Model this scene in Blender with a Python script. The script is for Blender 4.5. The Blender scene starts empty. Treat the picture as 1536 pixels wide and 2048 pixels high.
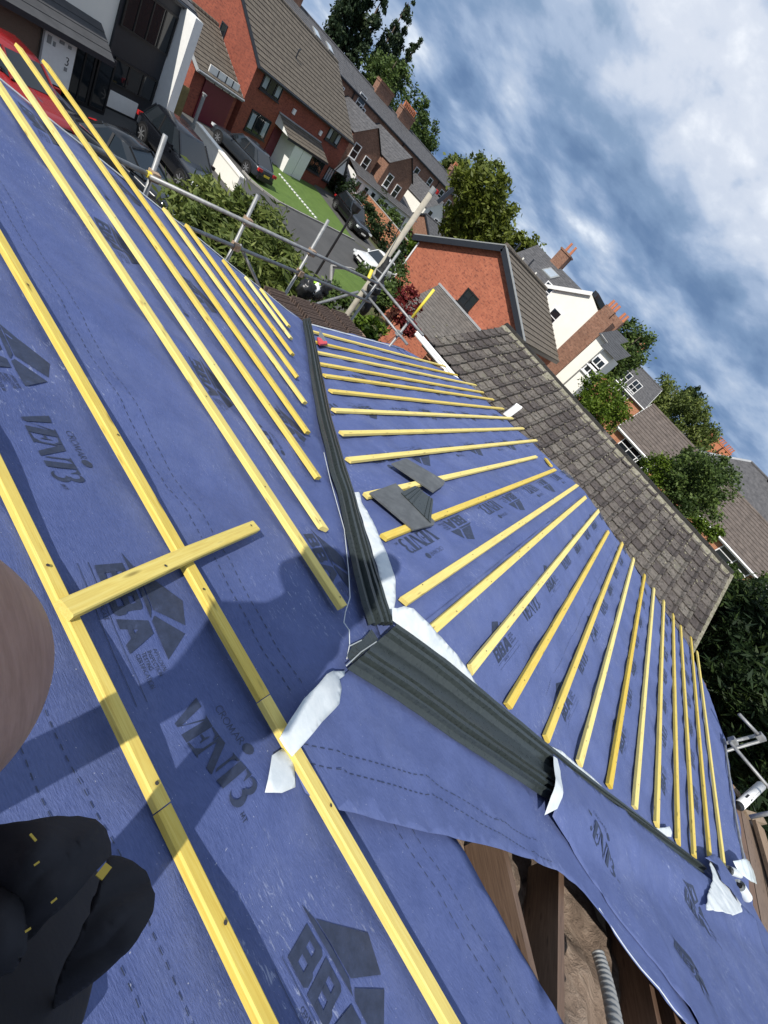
import bpy, bmesh, math, random
import numpy as np
from mathutils import Vector, Matrix, noise
from mathutils.geometry import delaunay_2d_cdt
random.seed(7); rng = np.random.default_rng(7)
sc = bpy.context.scene
COL = sc.collection
R_ = math.radians

# ------------------------------------------------------------------ camera
CAMZ = 7.0
RM = np.array([[0.5429, -0.1648, 0.8235], [-0.5714, -0.7911, 0.2184], [0.6154, -0.5891, -0.5236]])
_u, _s, _v = np.linalg.svd(RM); RM = _u @ _v
FPX = 866.66
cd = bpy.data.cameras.new('camera'); cam = bpy.data.objects.new('camera', cd); COL.objects.link(cam)
cd.sensor_fit = 'VERTICAL'; cd.sensor_height = 24.0; cd.lens = FPX / 2048 * 24.0
cd.clip_start = 0.02; cd.clip_end = 3000
_m = Matrix.Identity(4)
for i in range(3):
    _m[i][0] = RM[i, 0]; _m[i][1] = -RM[i, 1]; _m[i][2] = -RM[i, 2]
_m[2][3] = CAMZ
cam.matrix_world = _m
sc.camera = cam

# ------------------------------------------------------------------ sun, sky, exposure
TOSUN = Vector((-0.93, -0.09, 1.0)).normalized()
SUN_EL = math.asin(TOSUN.z)
sd = bpy.data.lights.new('sun', 'SUN'); sd.energy = 3.9; sd.angle = R_(0.55); sd.color = (1.0, 0.95, 0.87)
sun = bpy.data.objects.new('sun', sd); COL.objects.link(sun)
sun.rotation_euler = (-TOSUN).to_track_quat('-Z', 'Y').to_euler(); sun.location = (-40, 0, 60)
sc.view_settings.view_transform = 'Standard'; sc.view_settings.look = 'None'
sc.view_settings.gamma = 1.0; sc.view_settings.use_curve_mapping = False
sc.view_settings.exposure = 0.4

def build_world():
    w = bpy.data.worlds.new('World'); sc.world = w; w.use_nodes = True
    nt = w.node_tree; nt.nodes.clear(); N = nt.nodes.new; L = nt.links.new
    out = N('ShaderNodeOutputWorld'); bg = N('ShaderNodeBackground'); bg.inputs[1].default_value = 0.12
    L(bg.outputs[0], out.inputs[0])
    sky = N('ShaderNodeTexSky'); sky.sky_type = 'NISHITA'; sky.sun_disc = False
    sky.sun_elevation = SUN_EL; sky.sun_rotation = math.atan2(TOSUN.x, TOSUN.y)
    sky.air_density = 1.0; sky.dust_density = 0.6; sky.ozone_density = 2.0; sky.altitude = 50
    tc = N('ShaderNodeTexCoord'); sep = N('ShaderNodeSeparateXYZ'); L(tc.outputs['Generated'], sep.inputs[0])
    def math_(op, a, b=None, c=None, clamp=False):
        n = N('ShaderNodeMath'); n.operation = op; n.use_clamp = clamp
        for i, v in enumerate((a, b, c)):
            if v is None: continue
            if isinstance(v, (int, float)): n.inputs[i].default_value = v
            else: L(v, n.inputs[i])
        return n.outputs[0]
    zc = math_('MAXIMUM', sep.outputs[2], 0.0)
    den = math_('ADD', zc, 0.28)
    px = math_('DIVIDE', sep.outputs[0], den); py = math_('DIVIDE', sep.outputs[1], den)
    cmb = N('ShaderNodeCombineXYZ'); L(px, cmb.inputs[0]); L(py, cmb.inputs[1])
    def fbm(scale, detail, rough, dist, off, stretch=(1, 1, 1), rot=0.3):
        mp = N('ShaderNodeMapping'); mp.inputs['Location'].default_value = off; mp.inputs['Scale'].default_value = stretch
        mp.inputs['Rotation'].default_value = (0, 0, rot)
        L(cmb.outputs[0], mp.inputs[0])
        n = N('ShaderNodeTexNoise'); n.inputs['Scale'].default_value = scale; n.inputs['Detail'].default_value = detail
        n.inputs['Roughness'].default_value = rough; n.inputs['Distortion'].default_value = dist
        L(mp.outputs[0], n.inputs['Vector']); return n.outputs['Fac']
    def ramp(fac, pts):
        r = N('ShaderNodeValToRGB'); L(fac, r.inputs[0]); el = r.color_ramp.elements
        r.color_ramp.interpolation = 'EASE'
        while len(el) > 1: el.remove(el[-1])
        el[0].position = pts[0][0]; el[0].color = (*pts[0][1], 1)
        for p, c in pts[1:]:
            e = el.new(p); e.color = (*c, 1)
        return r.outputs[0]
    def mix(fac, a, b):
        m = N('ShaderNodeMix'); m.data_type = 'RGBA'
        if isinstance(fac, (int, float)): m.inputs[0].default_value = fac
        else: L(fac, m.inputs[0])
        for i, v in ((6, a), (7, b)):
            if isinstance(v, tuple): m.inputs[i].default_value = (*v, 1)
            else: L(v, m.inputs[i])
        return m.outputs[2]
    cover = fbm(1.0, 7, 0.5, 0.1, (3.1, 1.7, 0.4))
    shade = fbm(2.0, 7, 0.52, 0.15, (5.2, 7.7, 2.0), (1.0, 1.0, 1), 1.0)
    puffs = fbm(5.0, 8, 0.55, 0.2, (1.3, 9.4, 5.0))
    # grey undersides to bright tops, in the same radiance units as the sky node
    both_ = math_('ADD', math_('MULTIPLY', shade, .76), math_('MULTIPLY', puffs, .24))
    cloud = ramp(both_, [(0.34, (1.15, 1.8, 2.8)), (0.44, (1.85, 2.6, 3.7)), (0.51, (2.95, 3.6, 4.7)), (0.58, (4.4, 4.8, 5.55)), (0.68, (6.6, 6.8, 7.1))])
    cov = ramp(cover, [(0.22, (0, 0, 0)), (0.33, (1, 1, 1))])
    low = ramp(zc, [(0.0, (1, 1, 1)), (0.12, (.8, .8, .8)), (0.34, (0, 0, 0))])
    blue = ramp(both_, [(0.38, (0.68, 1.25, 2.5)), (0.47, (1.05, 1.75, 3.1)), (0.55, (1.85, 2.65, 4.0)), (0.67, (4.6, 5.2, 6.0))])
    both = mix(cov, mix(.35, sky.outputs[0], (2.6, 4.4, 7.8)), cloud)
    both = mix(math_('MULTIPLY', low, 0.85), both, blue)
    L(both, bg.inputs[0])
build_world()

# ------------------------------------------------------------------ sight lines of the photograph
def ray(u, v): return RM @ np.array([(u - 768) / FPX, (v - 1024) / FPX, 1.0])
def V(p): return Vector((float(p[0]), float(p[1]), float(p[2])))
def atX(u, v, X): r = ray(u, v); p = r * X / r[0]; return Vector((p[0], p[1], p[2] + CAMZ))
def atY(u, v, Y): r = ray(u, v); p = r * Y / r[1]; return Vector((p[0], p[1], p[2] + CAMZ))
def atZ(u, v, Z=0.0): r = ray(u, v); p = r * (Z - CAMZ) / r[2]; return Vector((p[0], p[1], p[2] + CAMZ))
def atD(u, v, D): r = ray(u, v); p = r / np.hypot(r[0], r[1]) * D; return Vector((p[0], p[1], p[2] + CAMZ))

# roof geometry: main slope, and the lower gabled wing meeting it at J
J = Vector((1.3667, -0.0712, CAMZ - 1.2882))
AL = 0.28729; BE = 0.2464
GA = 0.34
D_M = Vector((math.cos(AL), 0, -math.sin(AL))); N_M = Vector((math.sin(AL), 0, math.cos(AL)))
D_U = Vector((0, math.cos(BE), -math.sin(BE))); N_U = Vector((0, math.sin(BE), math.cos(BE)))
D_L = Vector((0, -math.cos(BE), -math.sin(BE))); N_L = Vector((0, -math.sin(BE), math.cos(BE)))
EX = Vector((1, 0, 0)); EY = Vector((0, 1, 0)); EZ = Vector((0, 0, 1))
# each plane: a = first axis, b = second axis, n = normal ; coordinates relative to J
PL = {'M': (D_M, EY, N_M), 'U': (EX, D_U, N_U), 'L': (EX, D_L, N_L)}
def pt(pl, a, b, h=0.0):
    A, B, Nn = PL[pl]; return J + A * a + B * b + Nn * h
def on(pl, u, v, h=0.0):
    A, B, Nn = PL[pl]; r = V(ray(u, v)); o = Vector((0, 0, CAMZ))
    t = Nn.dot(J + Nn * h - o) / Nn.dot(r); p = o + r * t - J
    return (p.dot(A), p.dot(B))
KV = math.tan(AL) / math.tan(BE)

# ------------------------------------------------------------------ helpers
ROOT = {}
def base_of(o):
    while o.parent is not None: o = o.parent
    return ROOT.get(o.name, Vector((0, 0, 0)))
def tag(o, label=None, cat=None, group=None, kind=None):
    if label: o['label'] = label
    if cat: o['category'] = cat
    if group: o['group'] = group
    if kind: o['kind'] = kind
    return o
def thing(name, loc, label, cat, group=None):
    o = bpy.data.objects.new(name, None); COL.objects.link(o); o.location = loc
    o.empty_display_size = 0.2
    ROOT[o.name] = Vector(loc); return tag(o, label, cat, group)

class MB:
    def __init__(s): s.v = []; s.f = []
    def add(s, vs, fs):
        n = len(s.v); s.v += [tuple(p) for p in vs]; s.f += [tuple(i + n for i in f) for f in fs]; return s
    def quad(s, a, b, c, d): return s.add((a, b, c, d), ((0, 1, 2, 3),))
    def hexa(s, p):  # 8 points: bottom 0-3, top 4-7
        return s.add(p, ((3, 2, 1, 0), (4, 5, 6, 7), (0, 1, 5, 4), (1, 2, 6, 5), (2, 3, 7, 6), (3, 0, 4, 7)))
    def box(s, c, sx, sy, sz, ax=EX, ay=EY, az=EZ):
        c = Vector(c); P = []
        for k in (-.5, .5):
            for i, j in ((-.5, -.5), (.5, -.5), (.5, .5), (-.5, .5)):
                P.append(c + ax * (i * sx) + ay * (j * sy) + az * (k * sz))
        return s.hexa(P)
    def box2(s, lo, hi):
        return s.box([(a + b) / 2 for a, b in zip(lo, hi)], *[abs(b - a) for a, b in zip(lo, hi)])
    def bar(s, p, q, w, h, up=EZ):
        p = Vector(p); q = Vector(q); d = (q - p); L = d.length; d.normalize()
        sd_ = d.cross(up); 
        if sd_.length < 1e-5: sd_ = d.cross(EX)
        sd_.normalize(); u = sd_.cross(d)
        return s.box((p + q) / 2, L, w, h, d, sd_, u)
    def tube(s, pts, r, n=8, cap=True):
        pts = [Vector(p) for p in pts]; rs = r if isinstance(r, (list, tuple)) else [r] * len(pts)
        rings = []; ref = None; m = len(s.v)
        for i, p in enumerate(pts):
            d = (pts[min(i + 1, len(pts) - 1)] - pts[max(i - 1, 0)]).normalized()
            if ref is None: ref = d.orthogonal().normalized()
            ref = (ref - d * ref.dot(d))
            ref = ref.normalized() if ref.length > 1e-6 else d.orthogonal().normalized()
            b = d.cross(ref)
            for k in range(n):
                t = 2 * math.pi * k / n; s.v.append(tuple(p + (ref * math.cos(t) + b * math.sin(t)) * rs[i]))
        for i in range(len(pts) - 1):
            for k in range(n):
                a = m + i * n + k; b_ = m + i * n + (k + 1) % n
                s.f.append((a, b_, b_ + n, a + n))
        if cap:
            s.f.append(tuple(m + k for k in reversed(range(n)))); e = m + (len(pts) - 1) * n
            s.f.append(tuple(e + k for k in range(n)))
        return s
    def prism(s, poly, d):  # poly list of 3D pts, extruded by vector d
        n = len(poly); d = Vector(d); P = [Vector(p) for p in poly]
        s.add(P + [p + d for p in P], [tuple(range(n - 1, -1, -1)), tuple(range(n, 2 * n))] + [(i, (i + 1) % n, (i + 1) % n + n, i + n) for i in range(n)])
        return s
    def obj(s, name, mat, parent=None, smooth=False, label=None, cat=None, group=None, kind=None, loc=None):
        base = base_of(parent) if parent is not None else (Vector(loc) if loc is not None else Vector((0, 0, 0)))
        me = bpy.data.meshes.new(name)
        me.from_pydata([(x - base.x, y - base.y, z - base.z) for x, y, z in s.v], [], s.f)
        auto_uv(me)
        if smooth: me.polygons.foreach_set('use_smooth', [True] * len(me.polygons))
        me.materials.append(mat)
        o = bpy.data.objects.new(name, me); COL.objects.link(o)
        if parent is not None: o.parent = parent
        else: o.location = base; ROOT[o.name] = base
        return tag(o, label, cat, group, kind)

def auto_uv(me):
    uv = me.uv_layers.new(name='UVMap').data
    co = me.vertices
    for p in me.polygons:
        n = p.normal
        if abs(n.z) > 0.985: a = Vector((1, 0, 0)); b = Vector((0, 1, 0))
        else:
            a = EZ.cross(n).normalized(); b = n.cross(a)
        for li in p.loop_indices:
            c = co[me.loops[li].vertex_index].co; uv[li].uv = (c.dot(a), c.dot(b))

def place(name, me, parent, M, mat=None):
    """an object sharing a mesh; M in world space"""
    o = bpy.data.objects.new(name, me); COL.objects.link(o)
    if parent is not None:
        o.parent = parent; b = base_of(parent); o.matrix_local = Matrix.Translation(-b) @ M
    else:
        o.matrix_world = M; ROOT[o.name] = M.translation.copy()
    return o
def frame(o, ax, ay, az):
    m = Matrix.Identity(4)
    for i in range(3): m[i][0] = ax[i]; m[i][1] = ay[i]; m[i][2] = az[i]; m[i][3] = o[i]
    return m

# ------------------------------------------------------------------ materials
MAT = {}
class NT:
    def __init__(s, name):
        s.m = bpy.data.materials.new(name); s.m.use_nodes = True; s.t = s.m.node_tree; s.t.nodes.clear()
        s.out = s.t.nodes.new('ShaderNodeOutputMaterial'); s.b = s.t.nodes.new('ShaderNodeBsdfPrincipled')
        s.t.links.new(s.b.outputs[0], s.out.inputs[0]); MAT[name] = s.m
    def n(s, ty, **kw):
        n = s.t.nodes.new(ty)
        for k, v in kw.items():
            if hasattr(n, k): setattr(n, k, v)
        return n
    def l(s, a, b): s.t.links.new(a, b)
    def coord(s, kind='Object', scale=(1, 1, 1), rot=(0, 0, 0), loc=(0, 0, 0)):
        c = s.n('ShaderNodeTexCoord'); m = s.n('ShaderNodeMapping')
        m.inputs['Scale'].default_value = scale; m.inputs['Rotation'].default_value = rot; m.inputs['Location'].default_value = loc
        s.l(c.outputs[kind], m.inputs[0]); return m.outputs[0]
    def noise(s, vec, scale, detail=4, rough=.55, dist=0):
        n = s.n('ShaderNodeTexNoise'); n.inputs['Scale'].default_value = scale; n.inputs['Detail'].default_value = detail
        n.inputs['Roughness'].default_value = rough; n.inputs['Distortion'].default_value = dist
        if vec is not None: s.l(vec, n.inputs['Vector'])
        return n.outputs['Fac']
    def ramp(s, fac, pts, interp='LINEAR'):
        r = s.n('ShaderNodeValToRGB'); s.l(fac, r.inputs[0]); r.color_ramp.interpolation = interp
        el = r.color_ramp.elements
        while len(el) > 1: el.remove(el[-1])
        el[0].position = pts[0][0]; el[0].color = (*pts[0][1], 1)
        for p, c in pts[1:]: e = el.new(p); e.color = (*c, 1)
        return r.outputs[0]
    def mix(s, fac, a, b, blend='MIX'):
        m = s.n('ShaderNodeMix'); m.data_type = 'RGBA'; m.blend_type = blend
        for i, v in ((0, fac), (6, a), (7, b)):
            if isinstance(v, tuple): m.inputs[i].default_value = (*v, 1)
            elif isinstance(v, (int, float)): m.inputs[i].default_value = v
            else: s.l(v, m.inputs[i])
        return m.outputs[2]
    def math(s, op, a, b=0.0, clamp=False):
        m = s.n('ShaderNodeMath'); m.operation = op; m.use_clamp = clamp
        for i, v in ((0, a), (1, b)):
            if isinstance(v, (int, float)): m.inputs[i].default_value = v
            else: s.l(v, m.inputs[i])
        return m.outputs[0]
    def rnd(s):
        return s.n('ShaderNodeObjectInfo').outputs['Random']
    def fin(s, col, rough=.7, bump=None, bstr=.3, bdist=.01, spec=None, metal=0, trans=0, coat=0):
        for k, v in (('Base Color', col), ('Roughness', rough), ('Metallic', metal)):
            if isinstance(v, tuple): s.b.inputs[k].default_value = (*v, 1)
            elif isinstance(v, (int, float)): s.b.inputs[k].default_value = v
            else: s.l(v, s.b.inputs[k])
        if spec is not None: s.b.inputs['Specular IOR Level'].default_value = spec
        if trans: s.b.inputs['Transmission Weight'].default_value = trans
        if coat: s.b.inputs['Coat Weight'].default_value = coat; s.b.inputs['Coat Roughness'].default_value = .04
        if bump is not None:
            b = s.n('ShaderNodeBump'); b.inputs['Strength'].default_value = bstr; b.inputs['Distance'].default_value = bdist
            s.l(bump, b.inputs['Height']); s.l(b.outputs[0], s.b.inputs['Normal'])
        return s.m

def plain(name, c, rough=.6, metal=0, var=.12, scale=6, bump=.15, spec=None, coat=0):
    t = NT(name); v = t.coord(); f = t.noise(v, scale, 5, .6)
    col = t.ramp(f, [(.25, tuple(x * (1 - var) for x in c)), (.75, tuple(min(1, x * (1 + var)) for x in c))])
    return t.fin(col, rough, t.noise(v, scale * 9, 3), bump, .004, spec, metal, 0, coat)

def mat_felt(name, c0, c1):
    t = NT(name); v = t.coord('Object')
    fib = t.noise(t.coord('Object', (90, 14, 14), (0, 0, .6)), 4, 4, .7)
    big = t.noise(v, 1.1, 5, .6, .4); mid = t.noise(v, 9, 5, .65)
    f = t.math('ADD', t.math('MULTIPLY', fib, .45), t.math('ADD', t.math('MULTIPLY', big, .3), t.math('MULTIPLY', mid, .25)))
    col = t.ramp(f, [(.36, c0), (.62, c1)])
    # chalky boot scuffs and sawdust
    area = t.ramp(t.noise(v, 1.6, 3, .5), [(.50, (0, 0, 0)), (.64, (1, 1, 1))])
    scr = t.ramp(t.noise(t.coord('Object', (30, 9, 9), (0, 0, 1.0)), 3, 6, .72, .6), [(.575, (0, 0, 0)), (.66, (1, 1, 1))])
    speck = t.ramp(t.noise(v, 170, 2, .5), [(.735, (0, 0, 0)), (.76, (1, 1, 1))])
    col = t.mix(t.math('MULTIPLY', t.math('MULTIPLY', area, scr), .6), col, (.40, .44, .58))
    dust = t.ramp(t.noise(v, 2.6, 7, .7), [(.5, (0, 0, 0)), (.75, (.18, .18, .18))]); col = t.mix(dust, col, (.22, .25, .36))
    col = t.mix(t.math('MULTIPLY', speck, .55), col, (.5, .52, .6))
    return t.fin(col, .62, t.math('ADD', t.math('MULTIPLY', fib, .6), t.math('MULTIPLY', mid, 1.6)), .5, .006, .35)
mat_felt('felt', (.050, .074, .195), (.100, .132, .300))
mat_felt('felt_b', (.056, .080, .200), (.105, .138, .305))
t = NT('print'); v = t.coord('Object'); f = t.noise(v, 40, 5, .7)
t.fin(t.ramp(f, [(.3, (.016, .024, .050)), (.62, (.030, .042, .085)), (.8, (.06, .08, .17))]), .6, t.noise(v, 300), .1, .002)
t = NT('print_light'); t.fin((.045, .062, .16), .6)
t = NT('fleece'); v = t.coord('Object'); f = t.noise(v, 14, 5, .6)
t.fin(t.ramp(f, [(.3, (.50, .55, .58)), (.7, (.64, .67, .68))]), .75, t.noise(v, 60, 4), .25, .004)
def mat_wood(name, c0, c1, c2, knots=True):
    t = NT(name); r = t.rnd()
    tc = t.n('ShaderNodeTexCoord'); add = t.n('ShaderNodeVectorMath', operation='ADD')
    cmb = t.n('ShaderNodeCombineXYZ'); t.l(t.math('MULTIPLY', r, 37.0), cmb.inputs[0]); t.l(t.math('MULTIPLY', r, 11.0), cmb.inputs[1])
    t.l(tc.outputs['Object'], add.inputs[0]); t.l(cmb.outputs[0], add.inputs[1])
    mp = t.n('ShaderNodeMapping'); mp.inputs['Scale'].default_value = (2.4, 60, 60); t.l(add.outputs[0], mp.inputs[0])
    g = t.noise(mp.outputs[0], 2.2, 5, .6, 1.6)
    mp2 = t.n('ShaderNodeMapping'); mp2.inputs['Scale'].default_value = (3, 9, 9); t.l(add.outputs[0], mp2.inputs[0])
    blot = t.noise(mp2.outputs[0], 1.5, 3, .5)
    col = t.ramp(g, [(.28, c0), (.5, c1), (.74, c2)])
    col = t.mix(t.ramp(blot, [(.5, (0, 0, 0)), (.75, (.55, .55, .55))]), col, tuple(x * .8 for x in c1))
    if knots:
        mp3 = t.n('ShaderNodeMapping'); mp3.inputs['Scale'].default_value = (5, 26, 26); t.l(add.outputs[0], mp3.inputs[0])
        vo = t.n('ShaderNodeTexVoronoi'); vo.inputs['Scale'].default_value = 1.0; t.l(mp3.outputs[0], vo.inputs['Vector'])
        kn = t.ramp(vo.outputs['Distance'], [(.07, (1, 1, 1)), (.17, (0, 0, 0))])
        col = t.mix(t.math('MULTIPLY', kn, .75), col, tuple(x * .35 for x in c0))
    hs = t.n('ShaderNodeHueSaturation'); t.l(col, hs.inputs['Color'])
    t.l(t.math('ADD', t.math('MULTIPLY', r, .2), .88), hs.inputs['Value']); t.l(t.math('ADD', t.math('MULTIPLY', r, -.25), 1.08), hs.inputs['Saturation'])
    t.l(t.math('ADD', t.math('MULTIPLY', r, .014), .493), hs.inputs['Hue']); return t.fin(hs.outputs[0], .66, g, .12, .0015)
mat_wood('batten', (.60, .42, .070), (.69, .53, .105), (.75, .61, .17))
mat_wood('rafter', (.085, .043, .025), (.135, .070, .040), (.19, .105, .062))
mat_wood('old_board', (.16, .11, .07), (.27, .19, .12), (.36, .27, .19))
mat_wood('brown_board', (.10, .062, .042), (.15, .095, .065), (.20, .13, .09))
plain('nail', (.08, .07, .06), .5, metal=.6)
t = NT('grp'); v = t.coord('Object'); f = t.noise(t.coord('Object', (6, 6, 6)), 9, 8, .75)
t.fin(t.ramp(f, [(.3, (.020, .026, .027)), (.6, (.034, .043, .043)), (.8, (.060, .072, .070))]), t.ramp(f, [(.3, (.22, .22, .22)), (.7, (.42, .42, .42))]), f, .12, .003)
plain('grp_edge', (.42, .45, .45), .6)
t = NT('loose_tile'); v = t.coord('Object'); f = t.noise(v, 12, 7, .7)
t.fin(t.ramp(f, [(.25, (.055, .06, .065)), (.6, (.10, .108, .115)), (.8, (.19, .20, .20))]), .68, t.noise(v, 70, 4), .3, .003)
t = NT('galv'); v = t.coord('Object'); f = t.noise(v, 14, 5, .65)
t.fin(t.ramp(f, [(.25, (.17, .175, .18)), (.6, (.30, .305, .305)), (.78, (.44, .44, .425))]), t.ramp(f, [(.3, (.38, .38, .38)), (.7, (.6, .6, .6))]), f, .12, .003, metal=.35)
t = NT('rusty'); v = t.coord('Object'); f = t.noise(v, 26, 5, .7)
t.fin(t.ramp(f, [(.3, (.20, .11, .06)), (.7, (.42, .33, .24))]), .75, f, .3, .004)
plain('yellow_paint', (.74, .60, .06), .5)
def mat_oldtile():
    t = NT('old_tile'); v = t.coord('Object'); r = t.rnd()
    w = t.n('ShaderNodeTexCoord'); ad = t.n('ShaderNodeVectorMath', operation='ADD'); cm = t.n('ShaderNodeCombineXYZ')
    t.l(t.math('MULTIPLY', r, 53), cm.inputs[0]); t.l(t.math('MULTIPLY', r, 19), cm.inputs[1])
    t.l(w.outputs['Object'], ad.inputs[0]); t.l(cm.outputs[0], ad.inputs[1]); v = ad.outputs[0]
    f = t.noise(v, 9, 7, .7); g = t.noise(v, 30, 4, .65); m = t.noise(v, 14, 4, .6)
    col = t.ramp(f, [(.25, (.068, .055, .049)), (.5, (.130, .109, .098)), (.75, (.195, .168, .153))])
    col = t.mix(t.ramp(g, [(.62, (0, 0, 0)), (.70, (.75, .75, .75))]), col, (.30, .275, .235))
    col = t.mix(t.ramp(m, [(.575, (0, 0, 0)), (.63, (.95, .95, .95))]), col, (.018, .017, .014))
    col = t.mix(t.ramp(t.noise(v, 5, 3), [(.60, (0, 0, 0)), (.76, (.5, .5, .5))]), col, (.125, .125, .075))
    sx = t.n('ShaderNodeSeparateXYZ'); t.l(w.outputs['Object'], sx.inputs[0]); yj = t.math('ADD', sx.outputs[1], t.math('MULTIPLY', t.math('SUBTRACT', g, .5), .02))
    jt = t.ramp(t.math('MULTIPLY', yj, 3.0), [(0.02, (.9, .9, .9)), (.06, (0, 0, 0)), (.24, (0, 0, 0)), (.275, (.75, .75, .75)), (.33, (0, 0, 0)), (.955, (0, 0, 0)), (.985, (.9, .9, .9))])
    col = t.mix(jt, col, (.014, .013, .010))  # dark joint bands: dirt tone, painted in for shadows the ribs do not cast
    hs = t.n('ShaderNodeHueSaturation'); t.l(col, hs.inputs['Color']); t.l(t.math('ADD', t.math('MULTIPLY', r, .60), .42), hs.inputs['Value'])
    t.l(t.math('ADD', t.math('MULTIPLY', r, .05), .48), hs.inputs['Hue'])
    t.fin(hs.outputs[0], .9, t.math('ADD', f, m), .8, .012)
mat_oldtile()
def mat_moss():
    t = NT('moss_mortar'); v = t.coord('Object'); f = t.noise(v, 12, 7, .72)
    t.fin(t.ramp(f, [(.3, (.05, .05, .035)), (.45, (.17, .16, .11)), (.6, (.27, .25, .20)), (.75, (.20, .20, .08))]), .95, f, .8, .02)
mat_moss()
def mat_brick(name, cols, mortar, mix_scale=1.0):
    t = NT(name); uv = t.coord('UV')
    b = t.n('ShaderNodeTexBrick'); t.l(uv, b.inputs['Vector']); b.inputs['Scale'].default_value = 1.0
    b.inputs['Brick Width'].default_value = .225; b.inputs['Row Height'].default_value = .075; b.inputs['Mortar Size'].default_value = .006
    b.inputs['Bias'].default_value = -.1
    b.inputs['Color1'].default_value = (*cols[0], 1); b.inputs['Color2'].default_value = (*cols[1], 1); b.inputs['Mortar'].default_value = (*mortar, 1)
    mp = t.coord('UV', (4.4, 13.3, 1)); sp = t.noise(mp, 1.0, 2, .6)
    col = t.mix(t.ramp(sp, [(.56, (0, 0, 0)), (.66, (.8, .8, .8))]), b.outputs[0], cols[2])
    sp2 = t.noise(t.coord('UV', (5, 2.2, 1)), 1.6, 4, .7); col = t.mix(t.ramp(sp2, [(.52, (0, 0, 0)), (.66, (.62, .62, .62))]), col, cols[2])
    big = t.noise(uv, .8, 4)
    hs = t.n('ShaderNodeHueSaturation'); t.l(col, hs.inputs['Color']); t.l(t.math('ADD', t.math('MULTIPLY', big, .5), .75), hs.inputs['Value'])
    t.fin(hs.outputs[0], .88, b.outputs['Fac'], -.4, .006)
mat_brick('brick_red', ((.37, .108, .058), (.45, .145, .078), (.15, .045, .032)), (.31, .14, .09))
mat_brick('brick_rust', ((.235, .058, .034), (.30, .078, .044), (.12, .03, .022)), (.20, .075, .05))
mat_brick('brick_brown', ((.21, .10, .062), (.30, .155, .10), (.11, .055, .04)), (.22, .16, .125))
mat_brick('brick_orange', ((.40, .16, .075), (.47, .20, .10), (.25, .09, .05)), (.40, .27, .19))
def mat_rooftile(name, c0, c1, pitch=.3):
    t = NT(name); uv = t.coord('UV'); wv = t.n('ShaderNodeTexWave'); wv.wave_type = 'BANDS'; wv.bands_direction = 'X'; wv.wave_profile = 'SIN'
    wv.inputs['Scale'].default_value = 1 / pitch * .314; t.l(uv, wv.inputs['Vector'])
    f = t.noise(uv, 2.2, 6, .65); g = t.noise(t.coord('UV', (3.3, 3.0, 1)), 1.0, 1)
    col = t.ramp(f, [(.28, c0), (.72, c1)]); col = t.mix(t.ramp(g, [(.4, (0, 0, 0)), (.7, (.5, .5, .5))]), col, tuple(x * .6 for x in c0))
    t.fin(col, .85, wv.outputs['Fac'], .6, .03)
mat_rooftile('tile_brown', (.095, .078, .060), (.155, .130, .100))
mat_rooftile('tile_grey', (.10, .092, .085), (.17, .155, .14))
mat_rooftile('tile_redbrown', (.085, .068, .058), (.165, .134, .115))
mat_rooftile('slate', (.060, .060, .065), (.115, .112, .115), .25)
plain('slate_dark', (.055, .056, .06), .7, var=.25, scale=3)
plain('render_white', (.80, .78, .71), .85, var=.04, scale=1.5)
plain('paint_white', (.78, .78, .76), .45, var=.05)
plain('upvc', (.80, .80, .80), .35, var=.03)
plain('black_clad', (.018, .020, .026), .5, var=.15)
plain('fascia_dark', (.018, .021, .028), .4)
plain('fascia_grey', (.25, .26, .26), .6)
plain('maroon', (.13, .012, .028), .45)
plain('lead', (.33, .34, .35), .6)
plain('concrete', (.36, .34, .31), .9, var=.2)
plain('kerb', (.30, .29, .27), .9, var=.2)
plain('timber_fence', (.22, .17, .07), .85, var=.25)
plain('terracotta', (.46, .17, .085), .85, var=.2)
plain('lamp_black', (.012, .012, .014), .4)
plain('bark', (.085, .065, .048), .95, var=.3, scale=12)
plain('rubber', (.014, .014, .015), .8)
plain('black_plastic', (.012, .012, .013), .45)
plain('alloy', (.42, .43, .45), .3, metal=.7)
plain('chrome', (.7, .7, .72), .15, metal=1)
plain('plate_white', (.75, .75, .72), .4)
plain('plate_yellow', (.72, .55, .05), .4)
plain('red_plastic', (.42, .02, .02), .25)
plain('pole_wood', (.36, .33, .27), .85, var=.18, scale=9)
plain('black_net', (.010, .010, .011), .75, scale=30, bump=.8)
plain('duct', (.28, .28, .27), .45, metal=.3)
plain('label_print', (.012, .012, .014), .5)
plain('blade_steel', (.50, .51, .52), .3, metal=.8)
plain('saw_red', (.62, .07, .08), .4)
plain('poly_wrap', (.62, .68, .70), .2, var=.1, spec=.7)
plain('bag_black', (.015, .016, .018), .35)
plain('hivis', (.35, .60, .05), .7)
def paint(name, c, rough=.25):
    t = NT(name); v = t.coord('Object'); f = t.noise(v, 3, 3)
    t.fin(t.ramp(f, [(.3, tuple(x * .93 for x in c)), (.7, c)]), rough, coat=.45)
paint('paint_black', (.008, .009, .011)); paint('paint_navy', (.006, .007, .010)); paint('paint_grey', (.022, .027, .034))
paint('paint_car_white', (.72, .73, .73)); paint('paint_red', (.24, .014, .016)); paint('paint_silver', (.38, .39, .40))
t = NT('glass'); t.fin((.012, .016, .020), .05, spec=.8)
t = NT('glass_sky'); t.fin((.32, .38, .44), .12, spec=.7)
t = NT('lens'); t.fin((.65, .68, .70), .08, spec=.8)
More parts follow.
